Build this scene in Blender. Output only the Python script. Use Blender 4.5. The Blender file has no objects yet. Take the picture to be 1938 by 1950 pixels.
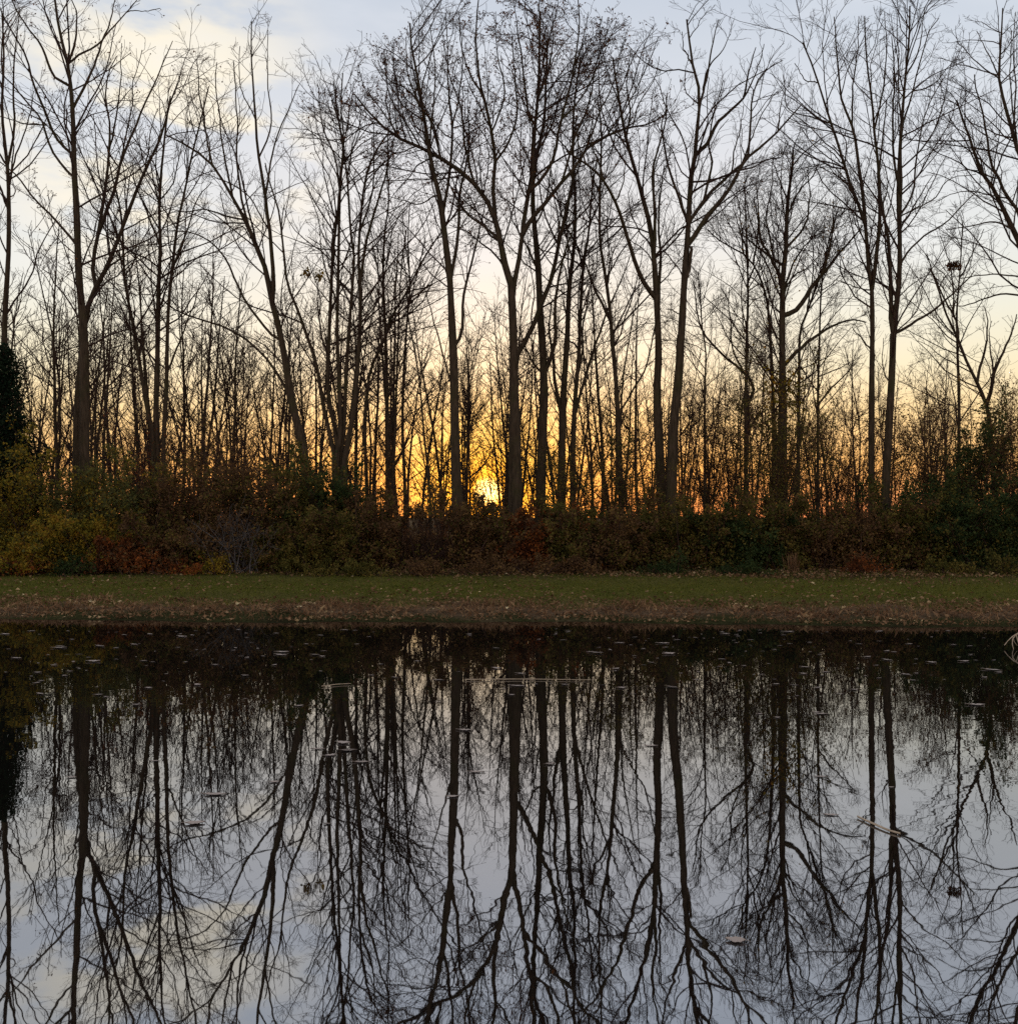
import bpy, math, numpy as np
from math import radians, sin, cos, pi

# ------------------------------------------------------------------ camera, sky, sun, exposure
scene = bpy.context.scene
COL = scene.collection
F, CX, HY, CZ = 1940.0, 969.0, 985.0, 1.8          # focal length, centre column, horizon row (photo pixels), eye height

cam_data = bpy.data.cameras.new("camera")
cam_data.sensor_fit = 'HORIZONTAL'
cam_data.sensor_width = 36.0
cam_data.lens = 36.0 * F / 1938.0
cam_data.shift_y = (HY - 975.0) / 1938.0
cam_data.clip_start, cam_data.clip_end = 0.05, 9000.0
cam = bpy.data.objects.new("camera", cam_data)
cam.location = (0, 0, CZ)
cam.rotation_euler = (radians(90), 0, 0)
COL.objects.link(cam)
scene.camera = cam

SUN = np.array([(929 - CX) / F, 1.0, (HY - 937.0) / F]); SUN /= np.linalg.norm(SUN)
SUN_EL = math.asin(SUN[2]); SUN_AZ = math.atan2(SUN[0], SUN[1])

world = bpy.data.worlds.new("World"); scene.world = world
world.use_nodes = True
nt = world.node_tree; nt.nodes.clear()
N = lambda t, **k: (lambda n: ([setattr(n, a, b) for a, b in k.items()], n)[1])(nt.nodes.new(t))
L = nt.links.new

def ramp(node, stops, interp='LINEAR'):
    cr = node.color_ramp; cr.interpolation = interp
    while len(cr.elements) > 1: cr.elements.remove(cr.elements[-1])
    cr.elements[0].position = stops[0][0]; cr.elements[0].color = (*stops[0][1], 1)
    for p, c in stops[1:]:
        e = cr.elements.new(p); e.color = (*c, 1)

def build_sky():
    tc = N('ShaderNodeTexCoord')
    nrm = N('ShaderNodeVectorMath', operation='NORMALIZE'); L(tc.outputs['Generated'], nrm.inputs[0])
    sep = N('ShaderNodeSeparateXYZ'); L(nrm.outputs[0], sep.inputs[0])
    base = N('ShaderNodeValToRGB'); L(sep.outputs['Z'], base.inputs[0])
    ramp(base, [(0.0, (.70, .23, .12)), (.020, (.83, .34, .155)), (.050, (.90, .47, .17)), (.095, (.90, .65, .33)), (.14, (.83, .75, .54)), (.19, (.78, .77, .67)),
                (.25, (.73, .75, .745)), (.33, (.67, .70, .75)), (.40, (.60, .65, .725)), (.455, (.53, .59, .685)), (.70, (.46, .47, .51)), (1.0, (.41, .41, .43))])
    # clouds: a soft bright bank in the upper left, thin veils elsewhere
    def angle_to(v):
        d = N('ShaderNodeVectorMath', operation='DOT_PRODUCT'); L(nrm.outputs[0], d.inputs[0]); d.inputs[1].default_value = v
        a = N('ShaderNodeMath', operation='ARCCOSINE', use_clamp=False); L(d.outputs['Value'], a.inputs[0])
        return a
    def mrange(src, a, b, c, d, smooth=True):
        m = N('ShaderNodeMapRange', interpolation_type='SMOOTHSTEP' if smooth else 'LINEAR')
        L(src, m.inputs['Value'])
        for k, v in zip(('From Min', 'From Max', 'To Min', 'To Max'), (a, b, c, d)): m.inputs[k].default_value = v
        return m.outputs[0]
    def mul(a, b):
        m = N('ShaderNodeMath', operation='MULTIPLY'); L(a, m.inputs[0])
        if isinstance(b, float): m.inputs[1].default_value = b
        else: L(b, m.inputs[1])
        return m.outputs[0]
    def mix(fac, a, col):
        m = N('ShaderNodeMix', data_type='RGBA'); L(fac, m.inputs['Factor']); L(a, m.inputs['A']); m.inputs['B'].default_value = (*col, 1)
        return m.outputs['Result']
    st = N('ShaderNodeVectorMath', operation='MULTIPLY'); L(nrm.outputs[0], st.inputs[0]); st.inputs[1].default_value = (6, 6, 19)
    no = N('ShaderNodeTexNoise'); L(st.outputs[0], no.inputs['Vector']); no.inputs['Scale'].default_value = 1.0; no.inputs['Detail'].default_value = 5
    cd = np.array([(310 - CX) / F, 1, (HY - 250) / F]); cd /= np.linalg.norm(cd)
    cmask = mul(mrange(angle_to(cd).outputs[0], radians(3), radians(11.0), 1, 0), mrange(no.outputs['Fac'], .44, .56, 0.0, 1))
    col = mix(cmask, base.outputs[0], (.98, .88, .68))
    veil = mul(mrange(no.outputs['Fac'], .45, .75, 0, .45), mrange(sep.outputs['Z'], .08, .3, 0, 1))
    col = mix(veil, col, (.80, .82, .86))
    sa = angle_to(tuple(SUN)).outputs[0]
    col = mix(mrange(sa, radians(2), radians(12), .20, 0), col, (1.0, .74, .25))
    col = mix(mrange(sa, radians(1.0), radians(6.5), .80, 0), col, (1.05, .66, .08))
    col = mix(mrange(sa, radians(.3), radians(3.0), .95, 0), col, (2.2, .85, .06))
    core = mrange(sa, radians(.25), radians(.95), 1, 0)
    col = mix(core, col, (8.0, 5.2, 1.6))
    low = mrange(sep.outputs['Z'], -.02, -.004, 1, 0)
    col = mix(low, col, (.06, .045, .03))
    bg = N('ShaderNodeBackground'); L(col, bg.inputs['Color']); bg.inputs['Strength'].default_value = 1.0
    sky = N('ShaderNodeTexSky', sky_type='NISHITA'); sky.sun_disc = False
    sky.sun_elevation = SUN_EL; sky.sun_rotation = SUN_AZ
    bg2 = N('ShaderNodeBackground'); L(sky.outputs[0], bg2.inputs['Color']); bg2.inputs['Strength'].default_value = .05
    add = N('ShaderNodeAddShader'); L(bg.outputs[0], add.inputs[0]); L(bg2.outputs[0], add.inputs[1])
    out = N('ShaderNodeOutputWorld'); L(add.outputs[0], out.inputs['Surface'])
build_sky()

sun_data = bpy.data.lights.new("sun", 'SUN')
sun_data.energy = 2.2; sun_data.angle = radians(.5); sun_data.color = (1.0, .50, .18)
sun = bpy.data.objects.new("sun", sun_data)
sun.rotation_euler = (radians(90) - SUN_EL, 0, pi - SUN_AZ)
COL.objects.link(sun)

vs = scene.view_settings
vs.view_transform = 'Standard'; vs.look = 'None'; vs.gamma = 1.0; vs.exposure = 0.0
try: vs.use_curve_mapping = False
except Exception: pass
cy = scene.cycles
cy.max_bounces = 5; cy.diffuse_bounces = 3; cy.glossy_bounces = 3; cy.transmission_bounces = 3
cy.sample_clamp_indirect = 4.0
cy.use_denoising = False

# ------------------------------------------------------------------ materials
def material(name):
    m = bpy.data.materials.new(name); m.use_nodes = True
    t = m.node_tree; t.nodes.clear()
    out = t.nodes.new('ShaderNodeOutputMaterial')
    return m, t, out

def bark_material(name, dark, light, moss=None):
    m, t, out = material(name)
    b = t.nodes.new('ShaderNodeBsdfPrincipled'); b.inputs['Roughness'].default_value = .9
    b.inputs['Specular IOR Level'].default_value = .15
    tc = t.nodes.new('ShaderNodeTexCoord')
    mp = t.nodes.new('ShaderNodeMapping'); mp.inputs['Scale'].default_value = (14, 14, 2.2)
    t.links.new(tc.outputs['Object'], mp.inputs[0])
    n = t.nodes.new('ShaderNodeTexNoise'); n.inputs['Scale'].default_value = 1.6; n.inputs['Detail'].default_value = 6
    t.links.new(mp.outputs[0], n.inputs['Vector'])
    r = t.nodes.new('ShaderNodeValToRGB'); ramp(r, [(.3, dark), (.7, light)])
    t.links.new(n.outputs['Fac'], r.inputs[0])
    col = r.outputs[0]
    if moss:
        n2 = t.nodes.new('ShaderNodeTexNoise'); n2.inputs['Scale'].default_value = 1.7; n2.inputs['Detail'].default_value = 3
        t.links.new(tc.outputs['Object'], n2.inputs['Vector'])
        r2 = t.nodes.new('ShaderNodeValToRGB'); ramp(r2, [(.5, (0, 0, 0)), (.68, (.6, .6, .6))])
        t.links.new(n2.outputs['Fac'], r2.inputs[0])
        mx = t.nodes.new('ShaderNodeMix'); mx.data_type = 'RGBA'
        t.links.new(r2.outputs[0], mx.inputs['Factor']); t.links.new(col, mx.inputs['A']); mx.inputs['B'].default_value = (*moss, 1)
        col = mx.outputs['Result']
    t.links.new(col, b.inputs['Base Color'])
    bp = t.nodes.new('ShaderNodeBump'); bp.inputs['Strength'].default_value = .7; bp.inputs['Distance'].default_value = .03
    t.links.new(n.outputs['Fac'], bp.inputs['Height']); t.links.new(bp.outputs[0], b.inputs['Normal'])
    t.links.new(b.outputs[0], out.inputs[0])
    return m

def leaf_material(name, stops, trans=.35):
    m, t, out = material(name)
    g = t.nodes.new('ShaderNodeNewGeometry')
    r = t.nodes.new('ShaderNodeValToRGB'); ramp(r, stops)
    tc = t.nodes.new('ShaderNodeTexCoord')
    n = t.nodes.new('ShaderNodeTexNoise'); n.inputs['Scale'].default_value = 2.2; n.inputs['Detail'].default_value = 2
    t.links.new(tc.outputs['Object'], n.inputs['Vector'])
    mr = t.nodes.new('ShaderNodeMapRange')                      # clumps of one tint, with odd leaves among them
    mr.inputs['From Min'].default_value = .3; mr.inputs['From Max'].default_value = .7
    t.links.new(n.outputs['Fac'], mr.inputs[0])
    mx = t.nodes.new('ShaderNodeMix'); mx.data_type = 'FLOAT'; mx.inputs[0].default_value = .5
    t.links.new(mr.outputs[0], mx.inputs[2]); t.links.new(g.outputs['Random Per Island'], mx.inputs[3])
    t.links.new(mx.outputs[0], r.inputs[0])
    d = t.nodes.new('ShaderNodeBsdfDiffuse'); tr = t.nodes.new('ShaderNodeBsdfTranslucent')
    t.links.new(r.outputs[0], d.inputs[0]); t.links.new(r.outputs[0], tr.inputs[0])
    ms = t.nodes.new('ShaderNodeMixShader'); ms.inputs[0].default_value = trans
    t.links.new(d.outputs[0], ms.inputs[1]); t.links.new(tr.outputs[0], ms.inputs[2])
    t.links.new(ms.outputs[0], out.inputs[0])
    return m

BARK = bark_material("grey_brown_bark", (.032, .021, .013), (.092, .062, .040), (.054, .048, .018))
BARK_TWIG = bark_material("twig_bark", (.034, .018, .014), (.074, .042, .033))
BARK_RED = bark_material("reddish_twig_bark", (.075, .040, .030), (.15, .085, .065))
BARK_GREY = bark_material("pale_grey_twig_bark", (.07, .06, .058), (.16, .14, .135))
STICK = bark_material("dry_straw", (.34, .25, .17), (.55, .43, .32))
LEAF = {
 'gold':  leaf_material("yellow_green_leaves", [(0, (0.084, 0.097, 0.022)), (.4, (0.242, 0.194, 0.031)), (.62, (0.391, 0.259, 0.036)), (.82, (0.278, 0.138, 0.029)), (1, (0.558, 0.324, 0.065))]),
 'grey':  leaf_material("grey_green_leaves", [(0, (0.061, 0.075, 0.032)), (.5, (0.129, 0.128, 0.045)), (.8, (0.207, 0.158, 0.045)), (1, (0.172, 0.098, 0.038))]),
 'rust':  leaf_material("rusty_red_leaves", [(0, (0.075, 0.028, 0.019)), (.5, (0.194, 0.069, 0.028)), (.8, (0.386, 0.116, 0.031)), (1, (0.253, 0.200, 0.046))]),
 'brown': leaf_material("brown_leaves", [(0, (0.064, 0.038, 0.024)), (.5, (0.156, 0.086, 0.045)), (.8, (0.221, 0.129, 0.048)), (1, (0.368, 0.259, 0.129))]),
 'olive': leaf_material("olive_leaves", [(0, (0.042, 0.047, 0.017)), (.5, (0.126, 0.112, 0.030)), (.75, (0.210, 0.154, 0.042)), (1, (0.316, 0.216, 0.067))]),
 'dark':  leaf_material("dark_green_leaves", [(0, (0.017, 0.029, 0.013)), (.5, (0.046, 0.068, 0.026)), (.85, (0.083, 0.100, 0.033)), (1, (0.149, 0.122, 0.040))], .25),
 'ever':  leaf_material("evergreen_needles", [(0, (.008, .014, .009)), (.6, (.016, .028, .016)), (1, (.032, .045, .022))], .15),
 'oak':   leaf_material("dry_oak_leaves", [(0, (.05, .022, .016)), (.5, (.10, .045, .025)), (.9, (.22, .10, .03)), (1, (.30, .16, .04))]),
 'litter': leaf_material("fallen_leaf_litter", [(0, (0.066, 0.037, 0.021)), (.45, (0.185, 0.099, 0.053)), (.75, (0.343, 0.211, 0.119)), (.92, (0.634, 0.475, 0.264)), (1, (0.871, 0.739, 0.475))], .1),
 'lawn':  leaf_material("lawn_blades", [(0, (0.046, 0.062, 0.011)), (.5, (0.114, 0.131, 0.022)), (.85, (0.194, 0.166, 0.034)), (1, (0.319, 0.192, 0.066))], .3),
 'straw': leaf_material("dead_grass_blades", [(0, (0.097, 0.055, 0.033)), (.5, (0.234, 0.131, 0.073)), (.85, (0.358, 0.220, 0.119)), (1, (0.454, 0.330, 0.172))], .25),
}

# ------------------------------------------------------------------ geometry helpers
def shore(x): return 17.35 - .068 * x + .20 * np.sin(x * .55 + 1.0) + .09 * np.sin(x * 1.7) + .05 * np.sin(x * 4.1 + 2)
def ground_z(x, y):
    s = y - shore(x)
    z = np.where(s < 0, np.maximum(-.9, s * .14), np.where(s < 2.2, s * .10, .22 + (np.minimum(s, 9) - 2.2) * .034))
    z = z + np.where(s > .1, .018 * np.sin(x * 1.3 + y * .9) * np.sin(x * .47 - y * 1.1) * np.minimum(1, s), 0)
    near = y - 1.6                                               # the near bank under the viewer's feet
    return np.where(near < 0, .12, np.where(near < 2.0, np.maximum(z, .12 - near * .5), z))
def P3(px, py, d): return np.array([(px - CX) / F * d, d, CZ + (HY - py) / F * d])
def gz(x, y): return float(ground_z(np.array(x, float), np.array(y, float)))

def norm(v): return v / np.maximum(np.linalg.norm(v, axis=-1, keepdims=True), 1e-9)

def tubes(P, R, S):
    """P (N,K,3) centre lines, R (N,K) radii -> verts, quads."""
    n, k, _ = P.shape
    T = np.empty_like(P); T[:, 1:-1] = P[:, 2:] - P[:, :-2]; T[:, 0] = P[:, 1] - P[:, 0]; T[:, -1] = P[:, -1] - P[:, -2]
    T = norm(T)
    u = norm(np.cross(T, np.array([.31, .94, .13]))); v = np.cross(T, u)
    a = np.arange(S) * 2 * pi / S
    V = P[:, :, None] + R[:, :, None, None] * (np.cos(a)[None, None, :, None] * u[:, :, None] + np.sin(a)[None, None, :, None] * v[:, :, None])
    i = np.arange(n * k * S).reshape(n, k, S)
    j = np.roll(i, -1, 2)
    Q = np.stack([i[:, :-1], j[:, :-1], j[:, 1:], i[:, 1:]], -1).reshape(-1, 4)
    return V.reshape(-1, 3), Q

def leaves(pos, size, rng, flat=0.0, droop=0.0):
    n = len(pos)
    a = rng.normal(size=(n, 3)); a[:, 2] = a[:, 2] * (1 - flat) - droop; a = norm(a)
    b = rng.normal(size=(n, 3)); b[:, 2] *= (1 - flat); b = norm(b - (a * b).sum(1, keepdims=True) * a)
    c = np.cross(a, b) * (rng.random((n, 1)) * .35)
    s = np.asarray(size).reshape(-1, 1) * np.ones((n, 1))
    w = .30 + .14 * rng.random((n, 1))
    V = np.stack([pos, pos + s * (.5 * a + w * b + c), pos + s * a, pos + s * (.5 * a - w * b + c)], 1).reshape(-1, 3)
    return V, np.arange(4 * n).reshape(-1, 4)

def blades(pos, h, w, rng, lean=.5):
    n = len(pos)
    az = rng.random(n) * 2 * pi; s = np.stack([np.cos(az), np.sin(az), np.zeros(n)], 1)
    d = rng.normal(size=(n, 3)) * lean; d[:, 2] = 1; d = norm(d)
    h = np.asarray(h).reshape(-1, 1); w = np.asarray(w).reshape(-1, 1) * np.ones((n, 1))
    bend = rng.normal(size=(n, 3)) * .25 * lean; bend[:, 2] = -.08
    V = np.stack([pos - s * w, pos + s * w, pos + h * .55 * d + s * w * .7, pos + h * (d + bend), ], 1).reshape(-1, 3)
    return V, np.arange(4 * n).reshape(-1, 4)

def mesh_from(name, pieces, mat, origin=(0, 0, 0), smooth=True):
    off = 0; vs_, fs = [], []
    for v, q in pieces:
        vs_.append(v); fs.append(q + off); off += len(v)
    V = np.concatenate(vs_) - np.asarray(origin); Q = np.concatenate(fs)
    me = bpy.data.meshes.new(name)
    me.vertices.add(len(V)); me.vertices.foreach_set("co", V.astype(np.float32).ravel())
    me.loops.add(Q.size); me.loops.foreach_set("vertex_index", Q.astype(np.int32).ravel())
    me.polygons.add(len(Q)); me.polygons.foreach_set("loop_start", (np.arange(len(Q)) * 4).astype(np.int32))
    try: me.polygons.foreach_set("loop_total", np.full(len(Q), 4, np.int32))
    except Exception: pass
    me.update(calc_edges=True)
    me.polygons.foreach_set("use_smooth", np.full(len(Q), smooth, bool))
    me.materials.append(mat)
    return me

def obj(name, me, parent=None, loc=None):
    o = bpy.data.objects.new(name, me); COL.objects.link(o)
    if parent is not None: o.parent = parent
    if loc is not None: o.location = loc
    return o
def tag(o, label=None, cat=None, group=None, kind=None):
    if label: o['label'] = label
    if cat: o['category'] = cat
    if group: o['group'] = group
    if kind: o['kind'] = kind
    return o
def thing(name, label, cat, loc, group=None):
    o = bpy.data.objects.new(name, None); COL.objects.link(o)
    o.empty_display_size = .3; o.location = loc
    return tag(o, label, cat, group)

def resample(pts, K):
    """Catmull-Rom through pts, K samples evenly spaced along it."""
    p = np.asarray(pts, float)
    if len(p) == 2: return p[0] + (p[1] - p[0]) * np.linspace(0, 1, K)[:, None]
    q = np.vstack([2 * p[0] - p[1], p, 2 * p[-1] - p[-2]])
    out = []
    for i in range(1, len(q) - 2):
        t = np.linspace(0, 1, 12, endpoint=False)[:, None]
        a, b, c, d = q[i - 1], q[i], q[i + 1], q[i + 2]
        out.append(.5 * (2 * b + (c - a) * t + (2 * a - 5 * b + 4 * c - d) * t ** 2 + (3 * b - a - 3 * c + d) * t ** 3))
    out = np.vstack(out + [p[-1:]])
    s = np.r_[0, np.cumsum(np.linalg.norm(np.diff(out, axis=0), axis=1))]
    u = np.linspace(0, s[-1], K)
    return np.stack([np.interp(u, s, out[:, k]) for k in range(out.shape[1])], 1)

def grow(P, R, rng, dens, lf, tmin, ang, trop, noise, K, rmin, lmin, lmax, ratio=.009):
    n, kp, _ = P.shape
    Lp = np.linalg.norm(np.diff(P, axis=1), axis=2).sum(1)
    cnt = rng.poisson(dens * Lp * (1 - tmin))
    idx = np.repeat(np.arange(n), cnt); m = len(idx)
    t = tmin + (1 - tmin) * rng.random(m) ** .8
    kk = t * (kp - 1); k0 = np.minimum(kk.astype(int), kp - 2); f = (kk - k0)[:, None]
    base = P[idx, k0] * (1 - f) + P[idx, k0 + 1] * f
    T = norm(P[idx, k0 + 1] - P[idx, k0])
    rp = R[idx, k0] * (1 - f[:, 0]) + R[idx, k0 + 1] * f[:, 0]
    ln = np.clip(Lp[idx] * rng.uniform(lf[0], lf[1], m) * (1.18 - .75 * t), lmin, lmax * rng.uniform(.6, 1, m))
    pr = rng.normal(size=(m, 3)); pr[:, 2] += .25
    pr = norm(pr - (pr * T).sum(1, keepdims=True) * T)
    a = np.radians(rng.uniform(ang[0], ang[1], m))[:, None]
    d = np.cos(a) * T + np.sin(a) * pr
    out = np.empty((m, K, 3)); out[:, 0] = base
    up = np.array([0, 0, trop])
    for k in range(1, K):
        d = norm(d + up + rng.normal(size=(m, 3)) * noise)
        out[:, k] = out[:, k - 1] + d * (ln / (K - 1))[:, None]
    r0 = np.maximum(np.minimum(rp * .6, ratio * ln + .002), rmin)
    RR = np.maximum(r0[:, None] * np.linspace(1, .35, K)[None], rmin)
    return out, RR

# ------------------------------------------------------------------ ground, pond
def grid_mesh(name, xs, ys, zf, mat):
    X, Y = np.meshgrid(xs, ys)
    V = np.stack([X, Y, zf(X, Y)], -1).reshape(-1, 3)
    i = np.arange(len(xs) * len(ys)).reshape(len(ys), len(xs))
    Q = np.stack([i[:-1, :-1], i[:-1, 1:], i[1:, 1:], i[1:, :-1]], -1).reshape(-1, 4)
    return mesh_from(name, [(V, Q)], mat)

def ground_material():
    m, t, out = material("bank_soil_and_turf")
    nd, ln = t.nodes.new, t.links.new
    tc = nd('ShaderNodeTexCoord'); sp = nd('ShaderNodeSeparateXYZ'); ln(tc.outputs['Object'], sp.inputs[0])
    s1 = nd('ShaderNodeMath'); s1.operation = 'MULTIPLY_ADD'; ln(sp.outputs['X'], s1.inputs[0]); s1.inputs[1].default_value = .068; s1.inputs[2].default_value = -17.35
    s2 = nd('ShaderNodeMath'); s2.operation = 'ADD'; ln(s1.outputs[0], s2.inputs[0]); ln(sp.outputs['Y'], s2.inputs[1])
    n1 = nd('ShaderNodeTexNoise'); n1.inputs['Scale'].default_value = .9; n1.inputs['Detail'].default_value = 6; ln(tc.outputs['Object'], n1.inputs['Vector'])
    s3 = nd('ShaderNodeMath'); s3.operation = 'MULTIPLY_ADD'; ln(n1.outputs['Fac'], s3.inputs[0]); s3.inputs[1].default_value = 2.8; ln(s2.outputs[0], s3.inputs[2])
    mr = nd('ShaderNodeMapRange'); ln(s3.outputs[0], mr.inputs[0]); mr.inputs['From Min'].default_value = .6; mr.inputs['From Max'].default_value = 20.6
    r = nd('ShaderNodeValToRGB'); ln(mr.outputs[0], r.inputs[0])
    ramp(r, [(0, (.022, .018, .011)), (.060, (.040, .040, .016)), (.082, (.090, .062, .038)), (.10, (.14, .090, .056)), (.112, (.115, .072, .042)), (.13, (.095, .080, .028)),
             (.25, (.100, .094, .022)), (.36, (.105, .090, .028)), (.42, (.045, .032, .018)), (.6, (.05, .035, .022)), (1, (.12, .085, .05))])
    n2 = nd('ShaderNodeTexNoise'); n2.inputs['Scale'].default_value = 16; n2.inputs['Detail'].default_value = 5; ln(tc.outputs['Object'], n2.inputs['Vector'])
    v = nd('ShaderNodeMapRange'); ln(n2.outputs['Fac'], v.inputs[0]); v.inputs['From Min'].default_value = .3; v.inputs['From Max'].default_value = .7; v.inputs['To Min'].default_value = .45; v.inputs['To Max'].default_value = 1.5
    mu = nd('ShaderNodeVectorMath'); mu.operation = 'SCALE'; ln(r.outputs[0], mu.inputs[0]); ln(v.outputs[0], mu.inputs['Scale'])
    b = nd('ShaderNodeBsdfPrincipled'); b.inputs['Roughness'].default_value = 1.0; b.inputs['Specular IOR Level'].default_value = 0.0
    ln(mu.outputs[0], b.inputs['Base Color'])
    bp = nd('ShaderNodeBump'); bp.inputs['Strength'].default_value = .8; bp.inputs['Distance'].default_value = .05
    ln(n2.outputs['Fac'], bp.inputs['Height']); ln(bp.outputs[0], b.inputs['Normal'])
    ln(b.outputs[0], out.inputs[0])
    return m

xs = np.r_[-4000, -1500, -500, -200, -100, -60, -40, -30, np.arange(-24, 24.01, .3), 30, 40, 60, 100, 200, 500, 1500, 4000]
ys = np.r_[-300, -60, -15, -3, 0, 1, 1.6, 1.9, 2.2, 2.6, 3.0, 3.6, 5, 8, 12, 14, 15, np.arange(15.5, 30, .22), 32, 36, 42, 55, 80, 130, 250, 600, 1800, 6000]
tag(obj("ground", grid_mesh("ground", xs, ys, ground_z, ground_material())), "grassy pond bank rising to the hedge and the field beyond", "ground", kind='structure')

def water_material():
    m, t, out = material("still_pond_water")
    nd, ln = t.nodes.new, t.links.new
    tc = nd('ShaderNodeTexCoord')
    n1 = nd('ShaderNodeTexNoise'); n1.inputs['Scale'].default_value = 3.2; n1.inputs['Detail'].default_value = 2; ln(tc.outputs['Object'], n1.inputs['Vector'])
    n2 = nd('ShaderNodeTexNoise'); n2.inputs['Scale'].default_value = .35; n2.inputs['Detail'].default_value = 1; ln(tc.outputs['Object'], n2.inputs['Vector'])
    am = nd('ShaderNodeMapRange'); ln(n2.outputs['Fac'], am.inputs[0]); am.inputs['From Min'].default_value = .4; am.inputs['From Max'].default_value = .65; am.inputs['To Min'].default_value = .25; am.inputs['To Max'].default_value = 1.0
    hm = nd('ShaderNodeMath'); hm.operation = 'MULTIPLY'; ln(n1.outputs['Fac'], hm.inputs[0]); ln(am.outputs[0], hm.inputs[1])
    bp = nd('ShaderNodeBump'); bp.inputs['Strength'].default_value = 1.0; bp.inputs['Distance'].default_value = WAVE
    ln(hm.outputs[0], bp.inputs['Height'])
    g = nd('ShaderNodeBsdfGlossy'); g.inputs['Roughness'].default_value = .012; g.inputs['Color'].default_value = (.93, .95, 1.0, 1); ln(bp.outputs[0], g.inputs['Normal'])
    d = nd('ShaderNodeBsdfDiffuse'); d.inputs['Color'].default_value = (.006, .005, .004, 1)
    fr = nd('ShaderNodeFresnel'); fr.inputs['IOR'].default_value = 5.5
    ms = nd('ShaderNodeMixShader'); ln(fr.outputs[0], ms.inputs[0]); ln(d.outputs[0], ms.inputs[1]); ln(g.outputs[0], ms.inputs[2])
    ln(ms.outputs[0], out.inputs[0])
    return m
WAVE = .0009
tag(obj("water", grid_mesh("water", np.array([-140, 140.]), np.array([1.0, 32.]), lambda x, y: 0 * x, water_material())),
    "still dark pond mirroring the trees and sky", "water", kind='structure')

# ------------------------------------------------------------------ traced trees
CROPS = {'A': (0, 0), 'B': (620, 0), 'C': (1238, 0), 'D': (0, 600), 'E': (620, 600), 'F': (1238, 600)}
Z = 700 / 1920.
def trace(s):
    out, o = [], (0, 0)
    for w in s.split():
        if w in CROPS: o = CROPS[w]
        else:
            a, b = w.split(','); out.append((o[0] + float(a) * Z, o[1] + float(b) * Z))
    return out

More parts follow.
